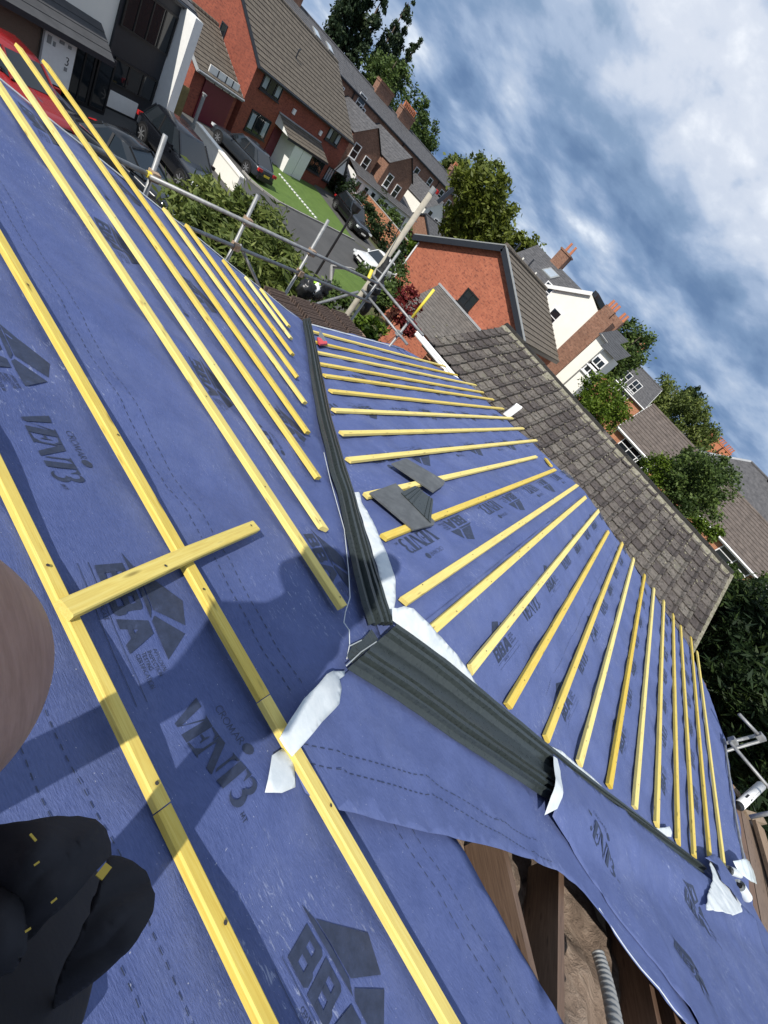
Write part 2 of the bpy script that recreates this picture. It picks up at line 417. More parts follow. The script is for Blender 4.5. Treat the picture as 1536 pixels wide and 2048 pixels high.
def mat_ground(name, c0, c1, scale=.6, b=.3):
    t = NT(name); v = t.coord('Object'); f = t.noise(v, scale, 8, .65); g = t.noise(v, scale * 40, 4, .7)
    col = t.ramp(t.math('ADD', t.math('MULTIPLY', f, .6), t.math('MULTIPLY', g, .4)), [(.35, c0), (.65, c1)])
    t.fin(col, .92, g, b, .02)
mat_ground('asphalt', (.050, .050, .051), (.082, .081, .080)); mat_ground('drive', (.058, .057, .055), (.10, .098, .094))
mat_ground('grass', (.060, .110, .014), (.105, .175, .028), 1.5, .6); mat_ground('earth', (.05, .06, .022), (.10, .105, .045), .3)
mat_ground('paving', (.13, .125, .115), (.20, .19, .175), 1.2); mat_ground('far_green', (.035, .055, .018), (.07, .09, .035), .05)
def mat_leaf(name, c0, c1, c2):
    t = NT(name); at = t.n('ShaderNodeAttribute'); at.attribute_name = 'tint'
    col = t.ramp(at.outputs['Fac'], [(0.0, c0), (.55, c1), (1.0, c2)])
    t.fin(col, .55, spec=.25)
    tr = t.n('ShaderNodeBsdfTranslucent'); t.l(col, tr.inputs[0]); mx = t.n('ShaderNodeMixShader'); mx.inputs[0].default_value = .25
    t.l(t.b.outputs[0], mx.inputs[1]); t.l(tr.outputs[0], mx.inputs[2]); t.l(mx.outputs[0], t.out.inputs[0])
mat_leaf('leaf_mid', (.026, .046, .014), (.065, .105, .025), (.13, .18, .042))
mat_leaf('leaf_olive', (.045, .060, .008), (.10, .125, .016), (.16, .19, .030))
mat_leaf('leaf_bright', (.030, .060, .006), (.085, .140, .012), (.16, .22, .03))
mat_leaf('leaf_dark', (.008, .018, .008), (.022, .042, .014), (.055, .085, .022))
mat_leaf('leaf_willow', (.040, .060, .014), (.10, .135, .03), (.19, .22, .06))
mat_leaf('leaf_red', (.06, .008, .010), (.13, .016, .018), (.20, .035, .03))
mat_leaf('leaf_poplar', (.012, .024, .014), (.030, .052, .024), (.065, .09, .038))
t = NT('insulation'); v = t.coord('Object'); f = t.noise(v, 9, 8, .7, .8)
t.fin(t.ramp(f, [(.25, (.09, .062, .045)), (.5, (.25, .185, .14)), (.75, (.42, .335, .265))]), .95, f, .9, .03)
t = NT('skin'); v = t.coord('Object', (60, 8, 8)); f = t.noise(v, 5, 5, .7)
s_ = t.b; s_.inputs['Subsurface Weight'].default_value = .1; s_.inputs['Subsurface Radius'].default_value = (.01, .004, .002)
t.fin(t.ramp(f, [(.3, (.29, .165, .12)), (.55, (.37, .22, .165)), (.75, (.42, .26, .20))]), .5, f, .15, .002)
t = NT('work_cloth'); v = t.coord('Object'); f = t.noise(v, 220, 3, .6); g = t.noise(v, 5, 4)
t.fin(t.ramp(g, [(.3, (.016, .016, .020)), (.7, (.032, .031, .036))]), .85, t.math('ADD', t.math('MULTIPLY', f, .1), t.noise(t.coord('Object', (1, .35, 1), (0, 0, .7)), 22, 3, .5, .6)), .45, .006, .3)
plain('shirt_cloth', (.05, .055, .06), .9); plain('stitch', (.50, .36, .05), .7); plain('hair', (.03, .02, .014), .8)

# ================================================================== THE ROOF BEING FELTED
HOUSE = thing('house', (3.0, 0.0, 0.0), 'low roof being stripped and recovered with blue membrane and yellow battens', 'house')
def fold(pl, a, b):
    """gentle slack of the membrane, metres above the rafters"""
    o = {'M': 0.0, 'U': 31.0, 'L': 57.0}[pl]
    if pl == 'M':
        h = .014 * noise.noise(Vector((a * .9 + o, b * 2.2, 1.3))) + .015 * noise.noise(Vector((a * 1.6 + o, b * 6.0 + a * 2.0, 4.3)))
        h += .009 * math.exp(-((b + .17 + .12 * a) / .10) ** 2) * max(0, math.sin((a + 1.25) * 3)) * (1 if a < .2 else 0)
    else:
        h = .012 * noise.noise(Vector((a * 1.5 + o, b * 1.3, 2.3))) + .012 * noise.noise(Vector((a * 5.0 + o, b * 2.4 + a, 5.3)))
    c_ = b if pl == 'M' else a
    h -= .009 * (.5 - .5 * math.cos(2 * math.pi * c_ / .6)) - .004
    rd = abs(noise.noise(Vector((a * 3.1 + o, b * 3.3, 11.0)))); h += .007 * max(0, 1 - rd * 9) * (.5 + noise.noise(Vector((a * .8, b * .8, o))))
    h += .0022 * noise.noise(Vector((a * 17 + o, b * 17, 8.0)))
    return h
def sheet_geo(pl, poly, h0=0.0, step=.05, hfun=None, thick=0.0):
    pts = []; n = len(poly)
    for i in range(n):
        p = Vector(poly[i]); q = Vector(poly[(i + 1) % n]); k = max(1, int((q - p).length / step))
        for j in range(k): pts.append(p + (q - p) * (j / k))
    nb = len(pts); edges = [(i, (i + 1) % nb) for i in range(nb)]
    xs = [p[0] for p in poly]; ys = [p[1] for p in poly]
    a = min(xs) + step * .5
    while a < max(xs):
        b = min(ys) + step * .5
        while b < max(ys):
            pts.append(Vector((a + random.uniform(-.2, .2) * step, b + random.uniform(-.2, .2) * step))); b += step
        a += step
    r = delaunay_2d_cdt([Vector((p[0], p[1])) for p in pts], edges, [], 1, 1e-5)
    hf = hfun or (lambda a, b: fold(pl, a, b))
    vs = [pt(pl, p[0], p[1], h0 + hf(p[0], p[1])) for p in r[0]]
    fs = []
    for f in r[2]:
        a, b, c = (vs[i] for i in f[:3])
        fs.append(tuple(f) if (b - a).cross(c - a).dot(PL[pl][2]) > 0 else tuple(reversed(f)))
    return vs, fs
def sheet(name, pl, poly, mat, parent, h0=0.0, step=.05, hfun=None, smooth=True, thick=.0012, **kw):
    vs, fs = sheet_geo(pl, poly, h0, step, hfun); o = MB().add(vs, fs).obj(name, mat, parent, smooth, **kw)
    if thick:
        md = o.modifiers.new('thickness', 'SOLIDIFY'); md.thickness = thick; md.offset = -1
    return o

XE = 4.9  # where the valleys reach the eaves
def m2(x, y): return ((x - J.x) / math.cos(AL), y - J.y)
def u2(x, y): return (x - J.x, (y - J.y) / math.cos(BE))
def l2(x, y): return (x - J.x, -(y - J.y) / math.cos(BE))
vy = lambda x, s: J.y + s * KV * (x - J.x)
felt_main = sheet('membrane', 'M', [m2(J.x + .02, J.y), m2(4.86, 4.03), m2(4.6, 4.06), m2(3.4, 3.98), m2(2.4, 4.02), m2(1.7, 4.05), m2(.5, 4.05), m2(-1.7, 4.05), m2(-1.7, -4.4),
    m2(1.02, -4.4), m2(1.05, -2.2), m2(1.055, -1.18), m2(1.10, -.66), m2(1.18, -.42), m2(1.25, -.2)], MAT['felt'], HOUSE)
felt_up = sheet('membrane', 'U', [(0.0, 0.0), u2(4.95, 4.12), u2(5.8, 4.22), u2(6.8, 4.26), u2(7.85, 4.33), u2(8.0, 3.95), u2(8.55, 3.45), u2(8.95, 3.05), u2(8.2, 2.15), u2(7.4, 1.05), u2(6.6, J.y)], MAT['felt'], HOUSE)
felt_low = sheet('membrane', 'L', [(0.0, 0.0), u2(6.6, J.y)[:1] + (0.0,), l2(7.45, -1.3), l2(8.2, -2.25), l2(8.9, -3.2), l2(8.55, -4.0), l2(7.97, -4.42), l2(6.8, -4.4), l2(5.0, -4.38)], MAT['felt_b'], HOUSE)
# far hip of the wing, seen from the other side only
hp = [Vector((6.6, J.y, J.z)), pt('U', *u2(9.1, 3.4)), pt('L', *l2(9.1, -3.6))]
MB().add(hp, ((0, 2, 1),)).obj('membrane', MAT['felt_b'], HOUSE)

def pxs(pl, pts, h=0.0): return [on(pl, u, v, h) for u, v in pts]
# loose lower course of membrane draped over the open rafters, with rolled lip
bq = pxs('M', [(742, 1300), (694, 1342), (640, 1392), (600, 1440), (585, 1490), (572, 1530), (600, 1592), (640, 1622), (760, 1652), (900, 1682), (1000, 1706), (1060, 1722), (1110, 1742), (1150, 1770), (1185, 1806)])
bq += [m2(1.735, -1.98), m2(1.75, -3.2), m2(1.75, -4.4), m2(4.3, -4.4), m2(4.75, -4.25), m2(5.0, vy(5.0, -1) + .05)]
def fold_b(a, b):
    h = .022 + .012 * noise.noise(Vector((a * 2.2 + 9, b * 1.6, 3.1))) + .006 * noise.noise(Vector((a * 3 + b * 5, b * 4 - a * 5, 7.7)))
    h += .034 * math.exp(-((a - .02 + .42 * (b + .25)) / .055) ** 2) * math.exp(-((b + .2) / .28) ** 2)
    h -= .022 * math.exp(-((a - .22 + .42 * (b + .25)) / .05) ** 2) * math.exp(-((b + .3) / .3) ** 2)
    vd = -(a * math.cos(AL) + b / KV) / math.hypot(1, 1 / KV); k_ = max(0, min(1, (vd - .17) / .12)); h = .022 + (h - .022) * k_
    rd = abs(noise.noise(Vector((a * 3.1 + 4, b * 4.3, 1.0)))); h += .010 * max(0, 1 - rd * 8) * k_
    if b < -.75: h += .02 * math.sin((b + .75) * 3.0) * math.exp(-max(0, a - .4) * 3)
    return h
felt_b = sheet('draped_membrane', 'M', bq, MAT['felt_b'], HOUSE, 0.0, .045, fold_b)
# third piece lapping over the valley liner, its corner standing up
cq = pxs('M', [(1076, 1524), (1110, 1552), (1184, 1610), (1284, 1686), (1340, 1728), (1388, 1763), (1440, 1800), (1490, 1850), (1560, 1960), (1560, 2150), (1420, 2120), (1300, 1930), (1200, 1790), (1130, 1690), (1085, 1642)])
def fold_c(a, b):
    e = on('M', 1078, 1590); d = math.hypot(a - e[0], b - e[1]); vd = (a * math.cos(AL) + b / KV) / math.hypot(1, 1 / KV)
    lap = max(0.0, min(1.0, (.45 + vd) / .22)) ; lap = lap * lap * (3 - 2 * lap)
    return fold_b(a, b) + .005 + .075 * lap + .012 * math.exp(-(d / .11) ** 2) + .016 * math.exp(-((b - .30 * a + 2.05) / .05) ** 2)
felt_c = sheet('draped_membrane', 'M', cq, MAT['felt_b'], HOUSE, 0.0, .04, fold_c)
vs, fs = sheet_geo('M', pxs('M', [(1074, 1530), (1082, 1535), (1087, 1560), (1086, 1632), (1070, 1640), (1068, 1610), (1072, 1570)]), 0, .03, lambda a, b: fold_c(a, b) + .006)
MB().add(vs, fs).obj('membrane_flap', MAT['fleece'], felt_c, True)

# ------------------------------------------------------------------ battens
def batten_mesh(L, w=.05, h=.025, bow=.004, cut=0.0):
    n = max(2, int(L / .5)); v = []; f = []
    ph = random.uniform(0, 6)
    for i in range(n + 1):
        x = L * i / n; dy = bow * math.sin(ph + 3.0 * i / n); dz = bow * .4 * math.sin(ph * 2 + 5.0 * i / n)
        c = .0035
        for y, z in ((-w / 2, 0), (w / 2, 0), (w / 2, h - c), (w / 2 - c, h), (-w / 2 + c, h), (-w / 2, h - c)):
            xx = x + (cut * y / w if i in (0, n) else 0)
            v.append((xx, y + dy, z + dz))
    for i in range(n):
        for k in range(6):
            a = i * 6 + k; b = i * 6 + (k + 1) % 6; f.append((a, a + 6, b + 6, b))
    f.append((0, 1, 2, 3, 4, 5)); f.append(tuple(n * 6 + k for k in (5, 4, 3, 2, 1, 0))); nb = len(f) - 2
    for k in range(int(L / .6) + 1):
        x = min(L - .04, max(.04, .25 + .6 * k + random.uniform(-.05, .05))); y0 = random.uniform(-.25, .25) * w; b0 = len(v)
        for q in range(6): v.append((x + .0042 * math.cos(q * 1.047), y0 + .0042 * math.sin(q * 1.047), h + .004))
        v.append((x, y0, h - .01)); f.append(tuple(b0 + q for q in range(6)))
    me = bpy.data.meshes.new('batten'); me.from_pydata(v, [], f); me.materials.append(MAT['batten']); me.materials.append(MAT['nail'])
    for k in range(nb + 2, len(me.polygons)): me.polygons[k].material_index = 1
    me.validate(); bm = bmesh.new(); bm.from_mesh(me); bmesh.ops.recalc_face_normals(bm, faces=bm.faces[:nb + 2]); bm.to_mesh(me); bm.free()
    return me
def batten(pl, p0, p1, parent, w=.05, h0=.016, cut=0.0, ext=0.0, hh=.025):
    A = pt(pl, *p0, h0); B = pt(pl, *p1, h0); d = (B - A); L = d.length; d.normalize()
    n = PL[pl][2]; y = n.cross(d).normalized(); z = d.cross(y)
    return place('batten', batten_mesh(L, w, hh, cut=cut), parent, frame(A, d, y, z))
Mb = [((1.222, 0), None, (3.3), (.152)), ]
def mb(s, y0, y1, **k): return batten('M', (s, y0 - J.y), (s, y1 - J.y), felt_main, **k)
SM = lambda x: (x - J.x) / math.cos(AL)
mb(SM(.330), 1.9, -.022, w=.028, hh=.018); mb(SM(.327), -.0245, -1.9, w=.028, hh=.018)
mb(SM(.662), 3.6, .042, w=.038, hh=.02); mb(SM(.658), .0395, -1.8, w=.038, hh=.02)
mb(SM(-.02), 1.6, .9, w=.042); batten('M', on('M', 60, 2075), on('M', 125, 2035), felt_main, w=.05)
mb(SM(1.255), 5.2, .17); mb(SM(1.52), 5.5, .55, cut=.02); mb(SM(1.845), 5.30, .90); mb(SM(2.15), 5.62, 1.32)
mb(SM(2.485), 3.97, 1.70); mb(SM(2.75), 4.04, 2.08, cut=-.02); mb(SM(3.09), 3.83, 2.52); mb(SM(3.45), 3.87, 2.94); mb(SM(3.72), 3.89, 3.28)
UB = [(4.6, 8.9, 3.745), (4.31, 8.78, 3.36), (4.04, 9.13, 3.035), (3.78, 8.85, 2.71), (3.58, 8.81, 2.44), (3.33, 8.54, 2.105), (3.01, 8.22, 1.765),
      (2.74, 7.94, 1.43), (2.46, 7.70, 1.10), (2.24, 6.53, .75), (2.01, 6.54, .42), (1.70, 6.54, .055)]
for x0, x1, y in UB:
    batten('U', u2(x0, y), u2(x1, y + random.uniform(-.015, .015)), felt_up, cut=random.uniform(-.02, .02), h0=.017)
LB = [(1.80, 6.45, -.205), (1.94, 6.84, -.50), (2.14, 6.84, -.76), (2.39, 7.43, -1.06), (2.66, 7.74, -1.38), (2.94, 8.01, -1.71), (3.21, 8.22, -2.03),
      (3.46, 8.59, -2.36), (3.75, 8.85, -2.71), (3.97, 9.08, -3.0), (4.36, 9.57, -3.38), (4.68, 9.49, -3.66)]
LBpx = [((845, 1237), (1167, 988)), ((939, 1340), (1196, 1022)), ((1015, 1413), (1216, 1063)), ((1091, 1478), (1244, 1087)), ((1157, 1527), (1267, 1118)), ((1217, 1573), (1289, 1150)), ((1269, 1616), (1307, 1177)), ((1312, 1651), (1327, 1202)), ((1354, 1684), (1346, 1230)), ((1387, 1713), (1361, 1252)), ((1417, 1713), (1382, 1277)), ((1449, 1739), (1393, 1302))]
for p, q in LBpx:
    a = on('L', *p, .026); b = on('L', *q, .026); s = (a[1] + b[1]) / 2
    batten('L', (a[0], max(.045, s + (a[1] - s) * .6)), (b[0], max(.045, s + (b[1] - s) * .6)), felt_low, cut=random.uniform(-.03, .03), h0=.017)
# stub of batten left on the far corner
batten('U', on('U', 1089, 921), on('U', 1100, 935), felt_up)

# loose batten laid across two others as a gauge stick
A = pt('M', *on('M', 124, 1222, .045), .040); B = pt('M', *on('M', 508, 1056, .045), .041)
d = (B - A); L_ = d.length; d.normalize(); yv = N_M.cross(d).normalized()
o = place('loose_batten', batten_mesh(L_, .044, .022), None, frame(A, d, yv, d.cross(yv)))
tag(o, 'short loose yellow batten lying across the two nearest long battens', 'batten')

# ------------------------------------------------------------------ printing on the membrane
def arc_poly(cx, cy, r0, r1, off, a0, a1, n=14):
    P = [(cx + r1 * math.cos(a0 + (a1 - a0) * i / n), cy + r1 * math.sin(a0 + (a1 - a0) * i / n)) for i in range(n + 1)]
    P += [(cx + off + r0 * math.cos(a1 + (a0 - a1) * i / n), cy + r0 * math.sin(a1 + (a0 - a1) * i / n)) for i in range(n + 1)]
    return P
G = {}
G['V'] = (.92, [[(0, 1), (.36, 1), (.58, .16), (.47, 0), (.42, 0)], [(.68, 1), (.95, 1), (.86, .94), (.57, .02), (.49, .0), (.62, .22), (.79, .94)]])
G['E'] = (.80, [[(.02, 0), (.33, 0), (.33, 1), (.02, 1)], [(.35, 1), (.72, 1), (.74, .70), (.62, .90), (.35, .94)], [(.35, .06), (.62, .10), (.78, .32), (.76, 0), (.35, 0)], [(.35, .47), (.5, .47), (.55, .33), (.58, .33), (.58, .69), (.55, .69), (.5, .54), (.35, .54)]])
G['N'] = (.92, [[(-.04, 0), (.2, 0), (.12, .06), (.12, .92), (.04, .92), (.04, .06)], [(-.04, 1), (.32, 1), (.86, .0), (.60, 0), (.02, .97)], [(.70, 1), (.96, 1), (.88, .94), (.88, .12), (.80, .25), (.80, .94)]])
G['T'] = (.84, [[(.27, 0), (.58, 0), (.58, 1), (.27, 1)], [(0, 1), (.25, 1), (.25, .94), (.12, .90), (.03, .68), (0, .68)], [(.60, 1), (.84, 1), (.84, .68), (.81, .68), (.72, .90), (.60, .94)]])
G['3'] = (.72, [arc_poly(.30, .75, .17, .26, -.10, -1.35, 2.5), arc_poly(.30, .27, .19, .30, -.11, -2.6, 1.5)])
def stroke(pts, w):
    out = []
    for (x0, y0), (x1, y1) in zip(pts, pts[1:]):
        d = Vector((x1 - x0, y1 - y0)); d.normalize(); n = Vector((-d.y, d.x)) * w / 2; e = d * w * .3
        out.append([(x0 - e.x - n.x, y0 - e.y - n.y), (x1 + e.x - n.x, y1 + e.y - n.y), (x1 + e.x + n.x, y1 + e.y + n.y), (x0 - e.x + n.x, y0 - e.y + n.y)])
    return out
def circ(cx, cy, rx, ry, a0, a1, n=10): return [(cx + rx * math.cos(a0 + (a1 - a0) * i / n), cy + ry * math.sin(a0 + (a1 - a0) * i / n)) for i in range(n + 1)]
TH = {'C': (.85, [(circ(.5, .5, .42, .5, .8, 5.5), .09)]), 'R': (.75, [([(.1, 0), (.1, 1)], .11), ([(.1, 1), (.45, 1), (.58, .78), (.45, .52), (.1, .5)], .08), ([(.3, .5), (.7, 0)], .1)]),
      'O': (.95, [(circ(.48, .5, .42, .5, 0, 6.283, 16), .09)]), 'M': (1.05, [([(.1, 0), (.2, 1), (.5, .15), (.8, 1), (.92, 0)], .09)]),
      'A': (.85, [([(.02, 0), (.42, 1), (.82, 0)], .09), ([(.18, .35), (.66, .35)], .07)]),
      'B': (.70, [([(.1, 0), (.1, 1)], .11), ([(.1, 1), (.45, 1), (.55, .76), (.42, .53), (.1, .53), (.5, .5), (.62, .25), (.48, 0), (.1, 0)], .1)]),
      'E': (.62, [([(.55, 1), (.1, 1), (.1, 0), (.55, 0)], .11), ([(.1, .5), (.45, .5)], .1)]), 'F': (.6, [([(.55, 1), (.1, 1), (.1, 0)], .11), ([(.1, .5), (.45, .5)], .1)]),
      'I': (.3, [([(.15, 0), (.15, 1)], .11)]), 'N': (.8, [([(.1, 0), (.1, 1), (.7, 0), (.7, 1)], .11)]), 'S': (.65, [([(.55, .85), (.35, 1), (.12, .8), (.2, .58), (.45, .45), (.55, .2), (.33, 0), (.08, .15)], .11)]),
      'P': (.66, [([(.1, 0), (.1, 1), (.48, 1), (.58, .75), (.46, .5), (.1, .5)], .11)]), 'T': (.66, [([(.33, 0), (.33, 1)], .11), ([(.02, 1), (.64, 1)], .11)]),
      'G': (.8, [(circ(.45, .5, .38, .5, .8, 6.0) + [(.55, .42)], .11)]), 'V': (.75, [([(.02, 1), (.37, 0), (.72, 1)], .1)]), 'L': (.55, [([(.1, 1), (.1, 0), (.5, 0)], .11)]), ' ': (.4, [])}
def thin_text(txt, x, y, hgt, w=1.0):
    out = []
    for ch in txt:
        adv, st = TH[ch]
        for pts, sw in st:
            for pl_ in stroke(pts, sw * w): out.append([(x + px_ * hgt, y + py_ * hgt) for px_, py_ in pl_])
        x += adv * hgt * 1.05
    return out
def vent_polys():
    out = []; x = 0
    for ch in 'VENT3':
        adv, ps = G[ch]
        for p in ps: out.append([(x + a * .072, b * .085) for a, b in p])
        x += adv * .0575 + .006
    out += thin_text('CROMAR', .045, .118, .021, .9)
    for r0, r1 in ((.0, .016),):
        out.append([(.178 + r1 * math.cos(i * .524), .128 + r1 * math.sin(i * .524)) for i in range(12)])
    out += thin_text('MT', x + .006, .006, .012, 1.4)
    return out
def bba_polys():
    k = .072; out = []
    def Bk(x):
        return [[(x, 0), (x + .022, 0), (x + .022, k), (x, k)], [(x + .022, 0), (x + .055, 0), (x + .063, .008), (x + .063, .014), (x + .022, .014)],
                [(x + .022, .030), (x + .058, .030), (x + .058, .044), (x + .022, .044)], [(x + .022, k - .013), (x + .060, k - .013), (x + .060, k - .005), (x + .053, k), (x + .022, k)],
                [(x + .042, .014), (x + .063, .014), (x + .063, .026), (x + .058, .030), (x + .042, .030)], [(x + .042, .044), (x + .058, .044), (x + .060, k - .013), (x + .042, k - .013)]]
    out += Bk(0) + Bk(.068)
    x = .136
    out += [[(x, 0), (x + .024, 0), (x + .046, k), (x + .022, k)], [(x + .046, k), (x + .024, .012 + .02), (x + .024, .03), (x + .052, .03), (x + .070, 0), (x + .076, 0), (x + .060, k)][0:0] or [(x + .046, k), (x + .036, .04), (x + .062, 0), (x + .084, 0), (x + .056, k)], [(x + .02, .016), (x + .06, .016), (x + .056, .028), (x + .022, .028)]]
    # roof-like triangle over the letters
    b = k + .010
    out += [[(-.03, b), (.155, b), (.132, b + .012), (.01, b + .012)], [(.162, b), (.262, b), (.215, b + .075), (.150, b + .012)], [(.012, b + .015), (.135, b + .016), (.195, b + .085), (.13, b + .11)]]
    y = .056
    for ln in ('APPROVAL', 'INSPECTION', 'TESTING', 'CERTIFICATION'):
        out += thin_text(ln, .226, y, .0095, 1.3); y -= .0155
    out += thin_text('CERTIFICATE', .07, -.024, .0085, 1.3)
    out += stroke([(-.01, -.010), (.33, -.010)], .0012) + stroke([(-.01, -.034), (.33, -.034)], .0012)
    return out
def stamp(polys, pl, a0, b0, right, up, scale, parent, name='print', h=.0022, hfun=None):
    """polys in metres; placed on plane pl at (a0,b0) with unit axes right/up in (a,b)"""
    m = MB(); hf = hfun or (lambda a, b: fold(pl, a, b))
    for poly in polys:
        P = [(a0 + (right[0] * x + up[0] * y) * scale, b0 + (right[1] * x + up[1] * y) * scale) for x, y in poly]
        Q = []
        for i in range(len(P)):
            p = Vector(P[i]); q = Vector(P[(i + 1) % len(P)]); k = max(1, int((q - p).length / .05))
            for j in range(k): Q.append(p + (q - p) * j / k)
        r = delaunay_2d_cdt(Q, [(i, (i + 1) % len(Q)) for i in range(len(Q))], [], 1, 1e-6)
        vs = [pt(pl, v[0], v[1], h + hf(v[0], v[1])) for v in r[0]]
        fs = []
        for f in r[2]:
            a, b, c = (vs[i] for i in f[:3]); fs.append(tuple(f) if (b - a).cross(c - a).dot(PL[pl][2]) > 0 else tuple(reversed(f)))
        m.add(vs, fs)
    return m.obj(name, MAT['print'], parent)
VP_, BP_ = vent_polys(), bba_polys()
for k in range(-3, 5):
    stamp(VP_, 'M', -.952, 1.075 + .875 * k, (0, -1), (1, 0), .92, felt_main)
    stamp(BP_, 'M', -.975, 1.445 + .875 * k, (0, -1), (1, 0), 1.0, felt_main)
for k in range(4):
    stamp(BP_, 'M', .01, .62 + 1.1 * k, (0, -1), (1, 0), 1.15, felt_main); stamp(VP_, 'M', .20, 1.35 + 1.1 * k, (0, -1), (1, 0), 1.1, felt_main)
    stamp(BP_, 'M', .62, 1.62 + 1.2 * k, (0, -1), (1, 0), 1.2, felt_main)
for b, a0, nk in ((.47, .88, 4), (1.30, 1.55, 4), (2.05, 1.6, 4), (2.75, 2.9, 3)):
    for k in range(nk):
        stamp(VP_, 'U', a0 + .26 + 1.33 * k, b, (-1, 0), (0, -1), 1.4, felt_up); stamp(BP_, 'U', a0 + .80 + 1.33 * k, b, (-1, 0), (0, -1), 1.25, felt_up)
for b, a0, nk in ((.46, .88, 4), (1.12, 1.40, 4), (1.80, 2.1, 4), (2.5, 2.6, 4), (3.2, 3.3, 3)):
    for k in range(nk):
        stamp(BP_, 'L', a0 + 1.27 * k, b, (1, 0), (0, -1), 1.05, felt_low); stamp(VP_, 'L', a0 + .62 + 1.27 * k, b, (1, 0), (0, -1), 1.15, felt_low)
# on the draped pieces
for (u, v), (u2_, v2_) in (((1165, 1650), (1245, 1760)),):
    a, b = on('M', u, v, .05); a2, b2 = on('M', u2_, v2_, .05); d = Vector((a2 - a, b2 - b)); s = d.length / .28; d.normalize()
    stamp(VP_, 'M', a, b, (d.x, d.y), (-d.y, d.x), s, felt_c, hfun=fold_c)
for (u, v), (u2_, v2_) in (((1355, 1890), (1440, 2030)), ((1372, 1800), (1450, 1900))):
    a, b = on('M', u, v, .05); a2, b2 = on('M', u2_, v2_, .05); d = Vector((a2 - a, b2 - b)); s = d.length / .3; d.normalize()
    stamp(BP_, 'M', a, b, (d.x, d.y), (-d.y, d.x), s, felt_c, hfun=fold_c)
def dashes(pl, p, q, parent, dash=.016, gap=.012, w=.0028, hfun=None, h=.002):
    p = Vector(p); q = Vector(q); d = q - p; L = d.length; d.normalize(); n = Vector((-d.y, d.x)) * w / 2; m = MB(); x = 0; hf = hfun or (lambda a, b: fold(pl, a, b))
    while x < L:
        a = p + d * x; b = p + d * min(L, x + dash); c = [a - n, b - n, b + n, a + n]
        vs = [pt(pl, r.x, r.y, h + hf(r.x, r.y)) for r in c]
        if (vs[1] - vs[0]).cross(vs[2] - vs[0]).dot(PL[pl][2]) < 0: vs.reverse()
        m.add(vs, ((0, 1, 2, 3),)); x += dash + gap
    o = m.obj('dashed_line', MAT['print'], parent); return tag(o, kind='stuff')
for s, y0, y1 in ((-.585, 3.9, .02), (-.525, 3.9, .02), (-.505, -.42, -1.7), (-.445, -.45, -1.7), (-1.215, 1.2, -1.4), (-1.16, 1.2, -1.4), (.45, 3.8, .9), (1.45, 3.9, 2.0)):
    dashes('M', (s, y0 - J.y), (s - .01, y1 - J.y), felt_main, **(dict(dash=.012, gap=.010, w=.0017) if s < -1 else {}))
for pts_ in ([(608, 1487), (760, 1530), (850, 1555), (905, 1588), (990, 1640), (1080, 1680)], [(590, 1517), (760, 1565), (880, 1597), (960, 1648), (1060, 1698), (1110, 1720)]):
    for (a, b), (c, d_) in zip(pts_, pts_[1:]):
        dashes('M', on('M', a, b, .025), on('M', c, d_, .025), felt_b, hfun=fold_b, h=.003)
for b in (.86, 2.3):
    dashes('U', (b * 1.0 + .4, b), (5.6 + b * .6, b), felt_up); dashes('L', (b * 1.0 + .4, b), (5.6 + b * .6, b), felt_low)

# ------------------------------------------------------------------ valley liners
def top_hit(u, v, wing, h):
    """nearest of main slope and wing slope along a sight line, h above it"""
    r = V(ray(u, v)); o = Vector((0, 0, CAMZ)); best = None
    for pl in ('M', wing):
        n = PL[pl][2]; t_ = n.dot(J + n * h - o) / n.dot(r)
        if best is None or t_ < best: best = t_
    return o + r * best
def poly_at(P, t_):
    L_ = [0]
    for a, b in zip(P, P[1:]): L_.append(L_[-1] + math.hypot(b[0] - a[0], b[1] - a[1]))
    s_ = t_ * L_[-1]
    for k in range(len(P) - 1):
        if s_ <= L_[k + 1] or k == len(P) - 2:
            f_ = (s_ - L_[k]) / (L_[k + 1] - L_[k]); return (P[k][0] + (P[k + 1][0] - P[k][0]) * f_, P[k][1] + (P[k + 1][1] - P[k][1]) * f_)
def liner(A, B, prof, wing, parent, n=60, flip=False):
    """ribbed trough lofted between its two edges"""
    V_ = []; F_ = []; m_ = len(prof)
    for i in range(n + 1):
        a = poly_at(A, i / n); b = poly_at(B, i / n)
        for f_, h in prof:
            p = top_hit(a[0] + (b[0] - a[0]) * f_, a[1] + (b[1] - a[1]) * f_, wing, .030)
            V_.append(p + Vector((.12, 0, .99)) * (h * 1.5 + .0025 * noise.noise(Vector((i * .35, f_ * 5, 2)))))
    for i in range(n):
        for k in range(m_ - 1):
            a = i * m_ + k; q = (a, a + 1, a + 1 + m_, a + m_); F_.append(tuple(reversed(q)) if flip else q)
    o = MB().add(V_, F_).obj('valley_liner', MAT['grp'], parent)
    md = o.modifiers.new('thickness', 'SOLIDIFY'); md.thickness = .003; md.offset = -1; return o
PR1 = [(0, .002), (.05, .016), (.12, .016), (.15, .006), (.30, .005), (.34, .024), (.42, .026), (.45, .010), (.52, .010), (.55, .030), (.62, .030), (.65, .010), (.72, .010), (.75, .028), (.82, .028), (.85, .012), (.93, .016), (1, .012)]
v1 = liner([(605, 641), (613, 690), (622, 760), (634, 830), (652, 905), (660, 945), (676, 990), (688, 1050), (706, 1140), (722, 1205), (737, 1252)], [(619, 640), (632, 700), (648, 780), (662, 850), (682, 920), (702, 985), (716, 1040), (740, 1120), (762, 1190), (778, 1245), (780, 1256)], PR1, 'U', HOUSE)
